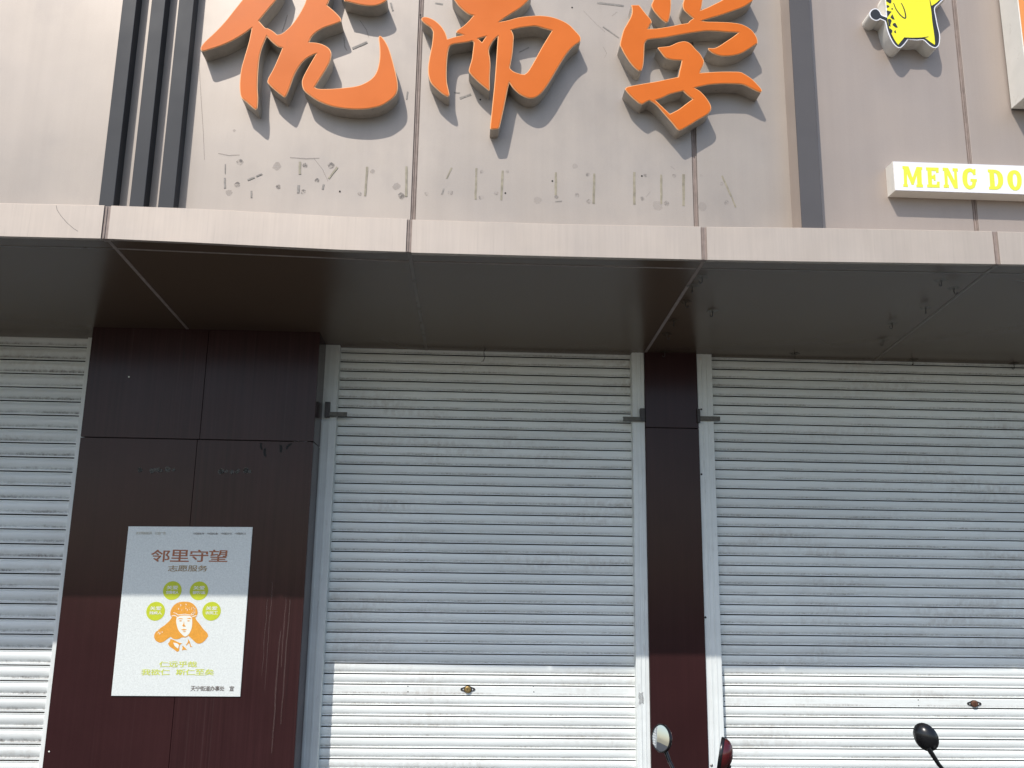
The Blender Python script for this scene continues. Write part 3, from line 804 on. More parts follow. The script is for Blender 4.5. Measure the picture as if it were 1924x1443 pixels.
mb = MB()
mb.prism([stroke([(758, 55), (800, 160), (870, 260), (930, 315), (965, 330), (978, 300), (960, 200), (925, 110), (895, 55)], 26, S6, 1600, 0, YC)], YC - 0.001, YC)
mb.build('line_print', M['ink'], cs); mb = MB()
mb.prism([stroke([(950, 682), (1100, 690), (1250, 686), (1390, 666)], 20, S6, 1600, 0, YC)], YC - 0.001, YC)
mb.build('line_print', M['ink'], cs)

# ------------------------------------------------------------------ orange light box cut by the right edge of the photo
od = 0.15
ox0 = UX(1912, 0, YR - od); ozb = U(1930, 176, YR - od).z
ob = thing('light_box', (ox0, YR, ozb), 'tall sign box with white sides and orange front at upper right', 'sign')
q = [(ox0, YR - od, ozb), (ox0 + 1.1, YR - od, ozb), (ox0 + 1.1, YR - od, ozb + 1.1), (ox0, YR - od, ozb + 1.1)]
MB().slab(q, (0, od - 0.012, 0), bev=0.002).build('box_body', M['boxwhite'], ob)
MB().box((ox0 + 0.006, YR - 0.0125, ozb + 0.006), (ox0 + 1.09, YR - 0.0005, ozb + 1.09)).build('shadow_gap_strip', M['darkmetal'], ob)  # dark strip stands in for the shadow gap between box and wall
MB().box((ox0 + 0.004, YR - od - 0.003, ozb + 0.018), (ox0 + 1.096, YR - od + 0.0005, ozb + 1.096)).build('face_panel', M['orange_pale'], ob)

# ------------------------------------------------------------------ pillars
def pillar(x0, x1, y0, y1, zj, xj, label, worn=True, side=True):
    t = thing('clad_pillar', ((x0 + x1) / 2, (y0 + y1) / 2, 0), label, 'pillar', 'dark brown pillars between the shutters')
    g_ = 0.0022
    ztop = soffit_z(y0) + 0.035
    MB().box((x0 + 0.016, y0 + 0.016, 0), (x1 - 0.016, y1, ztop)).build('core', M['black'], t)
    zz = [0.0] + zj + [ztop]
    for k in range(len(zz) - 1):
        za, zb = zz[k] + (g_ if k else 0), zz[k + 1] - g_
        cols = [x0] + xj[min(k, len(xj) - 1)] + [x1] if xj else [x0, x1]
        for c in range(len(cols) - 1):
            a = cols[c] + (g_ / 2 if c else 0); b = cols[c + 1] - (g_ / 2 if c < len(cols) - 2 else 0)
            dy = random.uniform(-0.0008, 0.0008)
            q = [(a, y0 + dy, za), (b, y0 + dy, za), (b, y0 + dy, zb), (a, y0 + dy, zb)]
            MB().slab(q, (0, 0.014, 0), bev=0.001).build('pillar_panel', M['brown_worn'] if worn and (c == len(cols) - 2 or k == len(zz) - 2) else M['brown'], t)
        if side:
            for s_, xx in ((1, x1), (-1, x0)):
                q = [(xx, y0 + 0.0155, za), (xx, y1, za), (xx, y1, zb), (xx, y0 + 0.0155, zb)]
                if s_ < 0: q = [q[1], q[0], q[3], q[2]]
                MB().slab(q, (-s_ * 0.014, 0, 0), bev=0.001).build('side_panel', M['brown'], t)
    return t


pxl = (UX(173, 623, Y_PIL) + UX(132.5, 985, Y_PIL) + UX(79.8, 1443, Y_PIL)) / 3
pxr = (UX(596, 690, Y_PIL) + UX(580.5, 997, Y_PIL) + UX(563, 1260, Y_PIL)) / 3
zjoint = (U(152, 822, Y_PIL).z + U(585, 829, Y_PIL).z) / 2
xj_t, xj_b = UX(377, 800, Y_PIL), UX(338, 1200, Y_PIL)
PIL = pillar(pxl, pxr, Y_PIL, Y_BACK, [zjoint - 1.95, zjoint], [[xj_b], [xj_b], [xj_t]], 'wide dark brown panelled pillar carrying a white poster')
mxl = (UX(1211, 664, Y_MIDPIL) + UX(1215.3, 1000, Y_MIDPIL) + UX(1225.8, 1443, Y_MIDPIL)) / 3
mxr = (UX(1309.6, 669, Y_MIDPIL) + UX(1317, 1000, Y_MIDPIL) + UX(1333.2, 1443, Y_MIDPIL)) / 3
zj2 = U(1260, 804, Y_MIDPIL).z
MID = pillar(mxl, mxr, Y_MIDPIL, Y_BACK, [zj2 - 1.95, zj2], [], 'narrow dark brown pillar between two shutters, scooter mirrors before it', worn=False)
for (x, y, w, h) in ((292, 883, 72, 7), (445, 885, 70, 7)):
    for k in range(9):
        px = x + random.uniform(-w / 2, w / 2); spot(px, y + random.uniform(-2, 2), random.uniform(3.2, 5.5), M['smudge'], 'glue_smudge', [o for o in PIL.children if o.name.startswith('pillar_panel')][2 + (px > 360)], Y_PIL - 0.001, 0.0006)
spot(242, 708, 1.6, M['p_white'], 'paint_fleck', PIL, Y_PIL - 0.001)
spot(92, 1412, 1.4, M['p_white'], 'paint_fleck', PIL, Y_PIL - 0.001)

def drip(par, pts, w, mt, Y):
    MB().prism([stroke(pts, w, 1.0, 0, 0, Y)], Y, Y + 0.0006).build('drip_mark', mt, par)


_pp = [o for o in PIL.children if o.name.startswith('pillar_panel')]
for pts, w in (([(491, 832), (490, 838), (492, 845)], 4), ([(498, 842), (497, 850), (499, 858)], 4.5), ([(527, 836), (528, 843), (527, 850)], 5), ([(548, 834), (541, 838), (538, 844)], 4)):
    drip(_pp[3], pts, w, M['black'], Y_PIL - 0.0016)
drip(_pp[3], [(549, 829.5), (565, 830), (583, 830.6)], 2.2, M['drip_pale'], Y_PIL - 0.0017)
for x in (503, 512, 527, 538, 545):
    y0 = random.uniform(1090, 1200); ln = random.uniform(120, 240)
    drip(_pp[3], [(x + random.uniform(-0.8, 0.8) - k * ln / 8 * 0.075, y0 + k * ln / 8) for k in range(9)], random.uniform(1.2, 3.4), M['drip_pale'], Y_PIL - 0.0016)

# ------------------------------------------------------------------ rolling shutters
def slat_mesh(name, width, prof, mt, pitch):
    """prof [(height above lower lip, outward)] for one slat; origin at lower lip centre"""
    mb = MB(); vs = []; n = len(prof)
    for x in (-width / 2, width / 2):
        for h, o in prof: vs.append((x, -o, h))
    fs = [(i, i + 1, n + i + 1, n + i) for i in range(1, n - 2)] + [tuple(range(n)), tuple(range(2 * n - 1, n - 1, -1))]
    mb.add(vs, fs)
    # dirty interlocking curls, painted black to carry the shade inside the joint
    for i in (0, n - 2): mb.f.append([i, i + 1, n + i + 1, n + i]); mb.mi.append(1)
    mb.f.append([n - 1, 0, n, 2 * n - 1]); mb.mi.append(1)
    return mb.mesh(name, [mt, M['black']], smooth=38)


P55 = 0.055
prof55 = [(0.0005, -0.020), (0.0004, 0.0010), (0.0010, 0.0034), (0.0026, 0.0040), (0.0040, 0.0034), (0.0050, 0.0006), (0.0068, -0.0026), (0.0095, -0.0018), (0.0135, 0.0006), (0.019, 0.0028), (0.026, 0.0042), (0.034, 0.0046), (0.042, 0.0040), (0.0470, 0.0030), (0.0494, 0.0016), (0.0500, -0.0010), (0.0500, -0.020)]
P80 = 0.080
prof80 = [(0.0005, -0.020), (0.0004, 0.0010), (0.0012, 0.0026), (0.0085, 0.0028), (0.0096, 0.0016), (0.0104, -0.0034), (0.0135, -0.0046), (0.019, -0.0022), (0.026, 0.0016), (0.036, 0.0050), (0.046, 0.0060), (0.056, 0.0048), (0.0640, 0.0014), (0.0668, -0.0016), (0.0680, 0.0020), (0.0735, 0.0022), (0.0745, 0.0004), (0.0746, -0.020)]


def shutter(label, xa, xb, y, pitch, prof, mt, zref, rails, flat_at=None, ztop=2.99, yr=Y_RAIL):
    t = thing('rolling_shutter', ((xa + xb) / 2, y, 0), label, 'shutter', 'rolled down metal shutters of the shops')
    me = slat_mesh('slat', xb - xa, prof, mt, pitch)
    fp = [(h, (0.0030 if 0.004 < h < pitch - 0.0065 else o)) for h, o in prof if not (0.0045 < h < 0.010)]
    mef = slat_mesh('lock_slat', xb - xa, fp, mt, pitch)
    k0 = int(math.floor((zref - 0.03) / pitch)); z = zref - k0 * pitch; i = -k0
    while z < ztop:
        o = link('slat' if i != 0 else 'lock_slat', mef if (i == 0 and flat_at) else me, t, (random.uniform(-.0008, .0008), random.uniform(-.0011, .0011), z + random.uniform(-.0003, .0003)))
        o.rotation_euler[1] = random.uniform(-0.0002, 0.0002)
        z += pitch; i += 1
    MB().box((xa, y + 0.0205, 0.0), (xb, y + 0.028, ztop)).build('gap_dark_sheet', M['black'], t)  # black sheet added behind the slats for the shade in their gaps
    for (a, b, yf, zt) in rails:
        w = b - a
        mb = MB().slab([(a, yf, 0), (b, yf, 0), (b, yf, zt), (a, yf, zt)], (0, y + 0.06 - yf, 0), bev=0.002)
        if w > 0.05:
            for u in (0.30, 0.62): mb.slab([(a + w * u, yf - 0.003, 0), (a + w * (u + 0.09), yf - 0.003, 0), (a + w * (u + 0.09), yf - 0.003, zt - 0.01), (a + w * u, yf - 0.003, zt - 0.01)], (0, 0.0025, 0), bev=0.001)
        mb.build('guide_rail', M['frame'], t)
    return t


def avgx(pts, Y): return sum(UX(px, py, Y) for px, py in pts) / len(pts)


zl = 2.94
# middle shutter
sxa = avgx([(642.5, 651), (622.3, 1000), (590.4, 1443)], Y_RAIL); sxb = avgx([(1186.4, 665), (1191.6, 1000), (1199.6, 1443)], Y_RAIL)
z_latch_m = U(640, 790, Y_RAIL).z
zref = U(604, 1100 + 858 / 4.2075, Y_SLAT).z
rl0 = avgx([(613, 800), (576, 1260)], Y_RAIL) - 0.004
SH2 = shutter('white shutter between the poster pillar and narrow pillar, brass lock low down', sxa - 0.02, sxb + 0.02, Y_SLAT, P55, prof55, M['slat'], zref,
              [(pxr - 0.03, sxa, Y_RAIL, z_latch_m), (pxr - 0.03, sxa - 0.004, Y_RAIL + 0.008, zl), (sxb, mxl + 0.002, Y_RAIL + 0.001, z_latch_m), (sxb - 0.006, mxl + 0.002, Y_RAIL + 0.009, zl)][0:1] +
              [(sxb, mxl - 0.001, Y_RAIL + 0.004, zl)], flat_at=True)
MB().slab([(pxr - 0.028, Y_RAIL + 0.007, z_latch_m + 0.001), (sxa - 0.004, Y_RAIL + 0.007, z_latch_m + 0.001), (sxa - 0.004, Y_RAIL + 0.007, zl), (pxr - 0.028, Y_RAIL + 0.007, zl)], (0, 0.1, 0), bev=0.002).build('guide_rail', M['frame'], SH2)
# right shutter
rxa = avgx([(1336.5, 674), (1346.5, 1000), (1366, 1443)], Y_RAIL)
zref3 = U(1500, 1100 + 957 / 4.2075, Y_SLAT).z
SH3 = shutter('widest white shutter right of the narrow pillar, rusty lock low down', rxa - 0.02, 3.75, Y_SLAT, P55, prof55, M['slat'], zref3,
              [(mxr + 0.001, rxa, Y_RAIL + 0.002, zl), (3.73, 3.83, Y_RAIL, zl)], flat_at=True)
# left shutter
YL = Y_SLAT - 0.055
lxb = avgx([(163.5, 640), (131, 930), (99.8, 1203)], YL - 0.03)
zref1 = U(20, 1120 + 1140 / 7.217, YL).z
SH1 = shutter('grimy shutter with wide slats left of the poster pillar', -4.2, lxb + 0.015, YL, P80, prof80, M['slat_wide'], zref1,
              [(lxb, pxl + 0.012, YL - 0.028, zl), (-4.3, -4.215, YL - 0.028, zl)])


def latch(par, px0, px1, py, Y, vert_px=None):
    a, b = U(px0, py, Y - 0.02), U(px1, py, Y - 0.02)
    z = (a.z + b.z) / 2
    mb = MB()
    mb.slab([(a.x, Y - 0.022, z - 0.012), (b.x, Y - 0.022, z - 0.012), (b.x, Y - 0.022, z + 0.012), (a.x, Y - 0.022, z + 0.012)], (0, 0.0035, 0), bev=0.001)
    mb.box((a.x, Y - 0.0185, z + 0.0085), (b.x, Y - 0.001, z + 0.012))
    mb.box((a.x, Y - 0.0185, z - 0.012), (b.x, Y - 0.001, z - 0.0085))
    o = mb.build('latch', M['latchsteel'], par)
    if vert_px:
        v0, v1, vy0, vy1 = vert_px
        c, d = U(v0, vy0, Y - 0.024), U(v1, vy1, Y - 0.024)
        MB().box((c.x, Y - 0.026, d.z), (d.x, Y - 0.002, c.z)).build('latch_bracket', M['darkmetal'], o)
    return o


latch(SH2, 613, 652, 778, Y_RAIL, (611, 618.5, 755, 784))
latch(SH2, 1171, 1212, 787, Y_RAIL, (1203, 1211.5, 767, 791))
latch(SH3, 1311, 1353, 786, Y_RAIL + 0.002, (1310, 1316, 768, 794))


def lock(par, px, py, mt_plate, mt_cyl):
    Y = Y_SLAT - 0.0028
    c = U(px, py, Y)
    loop = []
    for k in range(28):
        w = 2 * pi * k / 28
        x = 0.041 * cos(w); zz = 0.0165 * sin(w) * (0.72 + 0.28 * abs(cos(w * 2)))
        if abs(cos(w)) < 0.35: zz *= 1.15
        loop.append((c.x + x, c.z + zz))
    holes = []
    for s_ in (-1, 1):
        holes.append([(c.x + s_ * 0.0255 + 0.0042 * cos(2 * pi * k / 8), c.z + 0.0055 * sin(2 * pi * k / 8)) for k in range(8)])
    o = MB().prism([loop] + holes, Y - 0.0045, Y).build('lock_plate', mt_plate, par, smooth=40)
    MB().lathe([(0.0, 0.014), (0.007, 0.014), (0.0075, 0.0115), (0.0125, 0.0125), (0.0165, 0.0105), (0.018, 0.0075), (0.0185, 0.0)], (0, -1, 0), (c.x - 0.001, Y - 0.004, c.z), 20).build('lock_cylinder', mt_cyl, o, smooth=40)
    MB().box((c.x - 0.0022, Y - 0.0192, c.z - 0.004), (c.x + 0.0002, Y - 0.0178, c.z + 0.004)).build('keyhole', M['black'], o)


lock(SH2, 879, 1295, M['darkmetal'], M['brass'])
lock(SH3, 1830, 1322, M['darkmetal'], M['rust'])


def rivet(par, px, py, Y, mt='darkmetal', r=0.0045):
    c = U(px, py, Y)
    MB().lathe([(0, 0.003), (r * 0.7, 0.0025), (r, 0.0)], (0, -1, 0), (c.x, Y, c.z), 10).build('rivet', M[mt], par, smooth=60)


for px, py in ((606, 1287.5), (606, 1298.5), (766.5, 1289.5), (766.5, 1299.5), (1002, 1289), (1003, 1300)): rivet(SH2, px, py, Y_SLAT - 0.002, r=0.004)
for px, py in ((1725, 1315), (1726, 1326), (1361, 1318)): rivet(SH3, px, py, Y_SLAT - 0.002, r=0.004)
for px, py in ((1318, 891), (1325.5, 1160), (1317.5, 769)): rivet(SH3, px, py, Y_RAIL, r=0.006)
rivet(SH3, 1337, 1438, Y_RAIL, 'steel', 0.008)
rivet(SH3, 1316, 674, Y_RAIL + 0.001, 'boxwhite', 0.008)

# ------------------------------------------------------------------ hooks stuck under the soffit and a loose tie wire
hooks = [
    ((1319, 520), 'wire hook on the soffit behind the fascia, at the top of the long pale seam', 1),
    ((1301, 537), 'wire hook on the soffit touching the pale seam, second from the fascia', 2),
    ((1288, 566), 'wire hook on the soffit right beside the pale seam, third from the fascia', 0),
    ((1339, 584), 'wire hook on the soffit standing apart to the right of the pale seam', 3),
    ((1266, 602), 'wire hook on the soffit fourth from the fascia along the pale seam', 2),
    ((1253, 627), 'wire hook on the soffit near the foot of the pale seam', 0),
    ((1249, 661), 'tiny hook on the soffit just above the narrow pillar top', 1),
    ((1493, 665), 'wire hook alone at the soffit back, above the left part of the widest shutter', 2),
    ((1768, 526), 'left hook of the close pair under the fascia at right', 3),
    ((1792, 541), 'right hook of the close pair under the fascia at right', 0),
    ((1739, 578), 'wire hook under the soffit just below the close pair, left of the faint seam', 2),
    ((1676, 607), 'wire hook on the soffit halfway along the faint right hand seam', 3),
    ((1659, 639), 'wire hook on the soffit at the lower end of the faint right hand seam', 1),
    ((1715, 677), 'wire hook hanging in front of the top slat of the widest shutter', 2),
    ((1905, 684), 'small wire hook at the soffit back by the right edge of the photo', 1)]
hp = None
for i, ((px, py), lab, form) in enumerate(hooks):
    c = on_soffit(px, py)
    t = thing('adhesive_hook', (c.x, c.y, c.z), lab, 'hook', 'clear adhesive hooks under the canopy')
    s = 0.034; a = random.uniform(-0.5, 0.9)
    loop = [(cos(a + k * pi / 2) * s, sin(a + k * pi / 2) * s) for k in range(4)]
    kz = -(Z_OUT - Z_IN) / (5.24 - Y_FASCIA)
    q = [(c.x + x, c.y + y, c.z - 0.0012 + kz * y) for x, y in loop]
    MB().slab(q, (0, 0, 0.0012)).build('plate', M['film'], t)
    MB().lathe([(0.006, 0.0), (0.0055, 0.003), (0.003, 0.005), (0.0, 0.0055)], (0, 0, -1), (c.x, c.y, c.z - 0.001), 12).build('boss', M['film'], t, smooth=40)
    ang = (0.2, 2.9, 1.5, 3.5)[form] + random.uniform(-0.3, 0.3)
    dx, dy = cos(ang), sin(ang) * 0.5
    pth = []
    for k in range(4): pth.append((c.x, c.y, c.z - 0.005 - 0.006 * k))
    for k in range(1, 8):
        w = pi * 1.15 * k / 7
        pth.append((c.x + dx * 0.0075 * (1 - cos(w)), c.y + dy * 0.0075 * (1 - cos(w)), c.z - 0.023 - 0.0085 * sin(w)))
    MB().tube(pth, 0.0021, 6).build('hook_wire', M['darkmetal'], t, smooth=60)
c = U(1205, 1312, Y_RAIL - 0.0006)
MB().prism([[(c.x + x, c.z + z) for x, z in ((-.015, -.028), (-.006, -.034), (.004, -.022), (.012, -.03), (.013, .004), (.008, .02), (.011, .034), (-.004, .026), (-.013, .033), (-.016, .006), (-.011, -.01))]], c.y, c.y + 0.002).build('torn_sticker', M['film_grey'], SH2)
c = on_soffit(912, 655)
tw = thing('tie_wire', c, 'loose twisted black wire hanging over the top of the lock shutter', 'wire')
mb = MB()
for sgn in (-1, 1):
    mb.tube([(c.x + sgn * 0.006 * sin(k * 1.1 + sgn) - 0.004 * k / 3 - (sgn * 0.008 if k == 8 else 0), c.y, c.z + 0.012 - 0.0115 * k) for k in range(9)], 0.0012, 5)
mb.build('strands', M['plastic'], tw, smooth=60)

# ------------------------------------------------------------------ poster
YP = Y_PIL - 0.006
pc = [U(241.5, 989, YP), U(476.1, 990.3, YP), U(449.7, 1309, YP), U(208.7, 1307.4, YP)]
pxa = (pc[0].x + pc[3].x) / 2; pxb = (pc[1].x + pc[2].x) / 2
po = thing('poster', ((pxa + pxb) / 2, YP, (pc[3].z + pc[2].z) / 2), 'white printed poster with green dots and an orange figure on the wide brown pillar', 'poster')
q = [(pxa, YP, pc[3].z), (pxb, YP, pc[2].z), (pxb, YP, pc[1].z), (pxa, YP, pc[0].z)]
MB().slab(q, (0, 0.0052, 0), bev=0.0008).build('board', M['poster'], po)
YPR = YP - 0.0010


def pm(x, y): return 200 + x / 4.245, 980 + y / 4.245


def text_mesh(body):
    cu = bpy.data.curves.new('print', 'FONT'); cu.body = body; cu.align_x = 'LEFT'
    cu.resolution_u = 3
    o = bpy.data.objects.new('print', cu); COL.objects.link(o)
    bpy.context.view_layer.update()
    dg = bpy.context.evaluated_depsgraph_get()
    me = bpy.data.meshes.new_from_object(o.evaluated_get(dg))
    bpy.data.objects.remove(o); bpy.data.curves.remove(cu)
    vs = [(v.co.x, v.co.y) for v in me.vertices]; fs = [tuple(p.vertices) for p in me.polygons]
    bpy.data.meshes.remove(me)
    return vs, fs


def print_text(body, x0, y0, x1, y1, mt, bold=0.0, y_=YPR, perchar=True):
    """body laid into the poster-crop box (x0,y0)-(x1,y1); characters share cells"""
    mb = MB(); mb.flat = True
    n = len(body)
    for i, ch in enumerate(body):
        if ch == ' ': continue
        vs, fs = text_mesh(ch)
        if not vs: continue
        a, b = x0 + (x1 - x0) * i / n, x0 + (x1 - x0) * (i + 1) / n
        pad = (b - a) * 0.05
        bx0, bx1 = min(v[0] for v in vs), max(v[0] for v in vs); by0, by1 = min(v[1] for v in vs), max(v[1] for v in vs)
        tl_, br_ = U(*pm(a + pad, y0), y_), U(*pm(b - pad, y1), y_)
        w, h = br_.x - tl_.x, tl_.z - br_.z
        offs = [(0, 0)] if not bold else [(0, 0), (bold, 0), (0, bold * 0.7), (bold, bold * 0.7)]
        for kk, (ox, oz) in enumerate(offs):
            mb.add([(tl_.x + (v[0] - bx0) / (bx1 - bx0) * w + ox, y_ - kk * 0.0001, br_.z + (v[1] - by0) / max(by1 - by0, 1e-6) * h + oz) for v in vs], fs)
    return mb.build('lettering', mt, po)


print_text('邻里守望', 352, 226, 968, 322, M['p_brown'], 0.0022)
print_text('志愿服务', 490, 350, 806, 398, M['p_olive'], 0.0009)
print_text('讲文明树新风 公益广告', 232, 82, 474, 104, M['p_pale'], 0.0006)
print_text('中国精神 中国形象 中国文化 中国表达', 690, 88, 1114, 105, M['p_dark'])
print_text('仁远乎哉', 418, 1116, 722, 1162, M['p_lime'], 0.0012)
print_text('我欲仁', 276, 1178, 506, 1226, M['p_lime'], 0.0012)
print_text('斯仁至矣', 552, 1178, 858, 1226, M['p_lime'], 0.0012)
print_text('天宁街道办事处 宣', 672, 1312, 1018, 1352, M['p_dark'], 0.0006)


def disc(cx_, cy_, r, mt, name):
    a = U(*pm(cx_, cy_), YPR); R = r * YPR / F / 4.245
    MB().prism([[(a.x + R * cos(2 * pi * k / 32), a.z + R * sin(2 * pi * k / 32)) for k in range(32)]], YPR, YPR + 0.0008).build(name, mt, po)


for cx_, cy_, t1, t2 in ((525, 550, '关爱', '空巢老人'), (738, 552, '关爱', '留守儿童'), (392, 715, '关爱', '残疾人'), (838, 715, '关爱', '农民工')):
    disc(cx_, cy_, 70, M['p_green'], 'green_dot')
    print_text(t1, cx_ - 46, cy_ - 38, cx_ + 46, cy_ - 8, M['p_white'], 0.001, YPR - 0.0006)
    print_text(t2, cx_ - 50, cy_ + 2, cx_ + 50, cy_ + 26, M['p_white'], 0.001, YPR - 0.0006)


def ph(pts, mt, name, y_, corner=50, sub=3):
    MB().prism([outline(pts, 9.02, 260, 1080, y_, corner, sub)], y_, y_ + 0.0005).build(name, mt, po)


ph([(775, 455), (690, 465), (615, 505), (560, 575), (540, 640), (545, 690), (566, 722), (530, 775), (450, 850), (370, 905), (290, 975), (266, 1040), (290, 1110), (360, 1150), (430, 1132), (500, 1080), (545, 1050), (610, 1092), (690, 1085), (740, 1060), (800, 1062), (850, 1035), (930, 1110), (990, 1160), (1060, 1160), (1130, 1110), (1182, 1040), (1165, 985), (1100, 920), (1040, 835), (985, 770), (966, 728), (992, 690), (1004, 640), (985, 560), (925, 492), (860, 462)], M['p_orange'], 'figure_hat', YPR)
ph([(650, 720), (720, 695), (800, 690), (870, 698), (905, 730), (912, 820), (900, 910), (865, 990), (815, 1040), (775, 1040), (720, 990), (675, 930), (650, 850), (640, 780)], M['p_white'], 'figure_face', YPR - 0.0006)
for nm, pts in (('left', [(668, 752), (700, 735), (750, 742), (752, 752), (700, 750)]), ('right', [(812, 745), (860, 730), (895, 738), (893, 750), (850, 746)]),
                ('eye', [(684, 782), (715, 770), (742, 782), (715, 790)]), ('eye', [(822, 782), (850, 770), (880, 780), (850, 790)]),
                ('nose', [(772, 780), (782, 850), (805, 872), (768, 880), (742, 862), (764, 830)]), ('mouth', [(720, 930), (770, 918), (825, 930), (775, 945)]), ('chin', [(745, 962), (785, 956), (810, 962), (780, 972)])):
    ph(pts, M['p_orange'], 'figure_feature', YPR - 0.0012, 70, 2)
ph([(545, 1085), (610, 1110), (690, 1150), (740, 1160), (700, 1200), (690, 1290), (655, 1305), (590, 1255), (530, 1215), (500, 1165), (530, 1130)], M['p_orange'], 'figure_collar', YPR)
ph([(590, 1150), (650, 1160), (690, 1190), (672, 1250), (620, 1210)], M['p_white'], 'figure_collar', YPR - 0.0006)
ph([(735, 1200), (775, 1220), (825, 1275), (780, 1270), (735, 1280), (750, 1240)], M['p_orange'], 'figure_collar', YPR)
ph([(835, 1085), (870, 1130), (890, 1200), (920, 1222), (880, 1222), (860, 1150), (815, 1200), (805, 1190), (840, 1130)], M['p_orange'], 'figure_collar', YPR)
for pts, w_ in (([(560, 700), (610, 690), (660, 712)], 12), ([(905, 716), (950, 700), (985, 690)], 12), ([(590, 640), (640, 655), (680, 680), (790, 668), (900, 682), (960, 640)], 11)):
    MB().prism([stroke(pts, w_, 9.02, 260, 1080, YPR - 0.0006)], YPR - 0.0006, YPR - 0.0001).build('figure_line', M['p_white'], po)
for k in range(44):
    x, y = random.choice([(random.uniform(650, 950), random.uniform(490, 610)), (random.uniform(900, 975), random.uniform(560, 700)), (random.uniform(320, 420), random.uniform(900, 1000))])
    s_ = random.uniform(5, 16)
    ph([(x - s_ * 0.5, y), (x, y - s_), (x + s_ * 0.6, y + s_ * 0.2), (x, y + s_)], M['p_white'], 'fur_fleck', YPR - 0.0006, 70, 1)

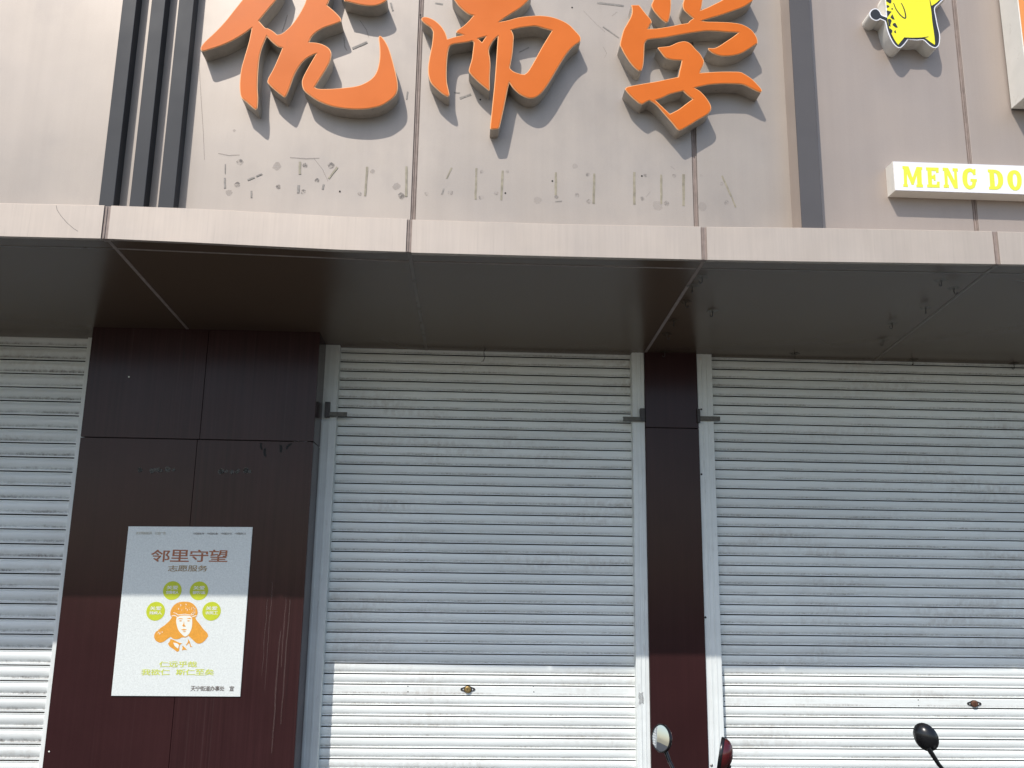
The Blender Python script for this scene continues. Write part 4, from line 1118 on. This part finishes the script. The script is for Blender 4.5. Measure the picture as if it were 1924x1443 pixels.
# ------------------------------------------------------------------ scooters (their mirrors reach into the frame)
def scooter(loc, heading, paint, label, mirrors):
    """electric scooter in its own frame: x forward, y left; mirrors: [(world centre, glass normal, radius, squash, stalk foot (local))]"""
    t = thing('parked_scooter', loc, label, 'scooter', 'electric scooters parked in front of the shutters')
    Rz = Matrix.Rotation(heading, 3, 'Z'); o0 = Vector(loc)

    def T(p): return o0 + Rz @ Vector(p)

    def tf(mb):
        mb.v = [T(p) for p in mb.v]; return mb
    for x in (0.62, -0.55):
        mb = MB().lathe([(0.13, -0.035), (0.175, -0.045), (0.20, -0.03), (0.208, 0.0), (0.20, 0.03), (0.175, 0.045), (0.13, 0.035)], (0, 1, 0), (x, 0, 0.208), 28)
        w = tf(mb).build('wheel', M['rubber'], t, smooth=50)
        mb = MB().lathe([(0.0, -0.03), (0.05, -0.032), (0.06, -0.015), (0.125, -0.02), (0.135, -0.036), (0.135, 0.036), (0.125, 0.02), (0.06, 0.015), (0.05, 0.032), (0.0, 0.03)], (0, 1, 0), (x, 0, 0.208), 24)
        tf(mb).build('rim', M['steel'], w, smooth=30)
    prof = [(-0.75, 0.62), (-0.62, 0.70), (-0.2, 0.66), (-0.08, 0.58), (-0.02, 0.34), (0.32, 0.32), (0.42, 0.40), (0.50, 0.66), (0.48, 0.78), (0.54, 0.80), (0.60, 0.70), (0.64, 0.55), (0.60, 0.44), (0.47, 0.30), (0.38, 0.22), (-0.2, 0.22), (-0.32, 0.34), (-0.40, 0.44), (-0.62, 0.48)]
    mb = MB().prism([smooth_loop(prof, 60, 3)], -0.13, 0.13)
    tf(mb).build('bodywork', paint, t, smooth=35)
    mb = MB().prism([smooth_loop([(-0.72, 0.70), (-0.55, 0.765), (-0.3, 0.75), (-0.12, 0.75), (-0.04, 0.71), (-0.06, 0.66), (-0.3, 0.665), (-0.6, 0.705)], 60, 3)], -0.14, 0.14)
    tf(mb).build('seat', M['seatvinyl'], t, smooth=40)
    mb = MB()
    for s_ in (-1, 1): mb.tube([(0.62, s_ * 0.065, 0.208), (0.56, s_ * 0.06, 0.55)], 0.016, 8)
    tf(mb).build('fork', M['steel'], t, smooth=50)
    hb = (0.42, 0, 0.84)
    mb = MB().tube([(0.52, 0, 0.74), (0.46, 0, 0.80), hb], 0.03, 10).tube([(0.36, 0.30, 0.855), (0.42, 0.15, 0.855), hb, (0.42, -0.15, 0.855), (0.36, -0.30, 0.855)], 0.012, 8)
    tf(mb).build('handlebar', M['plastic'], t, smooth=50)
    for s_ in (-1, 1):
        mb = MB().tube([(0.385, s_ * 0.22, 0.8552), (0.355, s_ * 0.325, 0.8552)], 0.018, 10)
        tf(mb).build('grip', M['rubber'], t, smooth=50)
    mb = MB().lathe([(0.0, 0.03), (0.05, 0.022), (0.075, 0.0), (0.07, -0.05), (0.03, -0.09), (0, -0.1)], (1, 0, 0.12), (0.545, 0, 0.77), 20)
    tf(mb).build('headlight', M['lampclear'], t, smooth=50)
    for c, nrm, rad, sq, roll, foot, mtb in mirrors:
        dp = 0.55 if sq > 1 else 1.2
        c = Vector(c); n = Vector(nrm).normalized()
        up = Vector((0, 0, 1)); a = up.cross(n).normalized(); b = n.cross(a)
        a2 = a * cos(roll) + b * sin(roll); b2 = -a * sin(roll) + b * cos(roll)

        def disc_mb(pr, nn=28):
            mb = MB()
            for r, h in pr:
                for k in range(nn):
                    w = 2 * pi * k / nn
                    mb.v.append(c + n * h + a2 * (cos(w) * r * rad * sq) + b2 * (sin(w) * r * rad))
            for i in range(len(pr) - 1):
                for k in range(nn):
                    k2 = (k + 1) % nn
                    mb.f.append([i * nn + k, i * nn + k2, (i + 1) * nn + k2, (i + 1) * nn + k]); mb.mi.append(0)
            return mb
        sh = disc_mb([(0.93, -0.002), (0.94, 0.003), (1.0, 0.003), (1.03, 0.0), (1.03, -0.006), (0.985, -0.009)]).build('mirror', M['plastic'], t, smooth=35)
        disc_mb([(1.0, -0.0085), (0.97, -0.0125 * dp), (0.85, -0.020 * dp), (0.62, -0.027 * dp), (0.3, -0.031 * dp), (0.0, -0.032 * dp)]).build('shell', mtb, sh, smooth=50)
        disc_mb([(0.0, 0.002), (0.5, 0.0019), (0.935, 0.001)]).build('glass', M['mirror'], sh, smooth=60)
        ft = T(foot)
        st = c - n * 0.030 - b2 * rad * 0.80
        mid = lerp(st, ft, 0.28) + Vector((0, 0, -0.012)); 
        p = [st + b2 * 0.012, st, lerp(st, mid, 0.6) + Vector((0, 0, -0.004)), lerp(mid, ft, 0.25), lerp(mid, ft, 0.6), ft]
        MB().tube(p, [0.008, 0.008, 0.0068, 0.0058, 0.0058, 0.0065], 8).build('mirror_stalk', M['plastic'], t, smooth=60)
    return t


ca = U(1242, 1387, 3.35); cb = U(1353, 1416, 2.90)
mid_ = (ca + cb) / 2
axis = Vector((cb.x - ca.x, cb.y - ca.y, 0)).normalized()
head = math.atan2(axis.x, -axis.y)                    # forward = axis turned by +90 degrees
fw = Vector((cos(head), sin(head), 0))
base = Vector((mid_.x, mid_.y, 0)) - fw * 0.40
scooter((base.x, base.y, 0), head, M['redplastic'], 'dark red scooter below the narrow pillar, black rimmed mirrors raised',
        [(ca, (-1.10, -0.64, 0.16), 0.046, 1.06, -0.25, (0.48, 0.16, 0.855), M['redplastic']),
         (cb, (-0.93, 0.30, 0.18), 0.048, 0.88, 0.0, (0.40, -0.20, 0.855), M['redplastic'])])
cc = U(1740, 1384, 3.2)
h2 = radians(-82)
fw2 = Vector((cos(h2), sin(h2), 0)); lf2 = Vector((-sin(h2), cos(h2), 0))
b2_ = Vector((cc.x, cc.y, 0)) - fw2 * 0.40 + lf2 * 0.27
scooter((b2_.x, b2_.y, 0), h2, M['plastic'], 'black scooter in front of the widest shutter, mirror seen from behind',
        [(cc, (0.55, 0.74, 0.25), 0.047, 0.80, -0.35, (0.40, -0.09, 0.855), M['plastic']),
         (cc + lf2 * 0.60 + fw2 * 0.02, (-0.1, 0.95, 0.1), 0.046, 0.86, 0.2, (0.40, 0.20, 0.855), M['plastic'])])
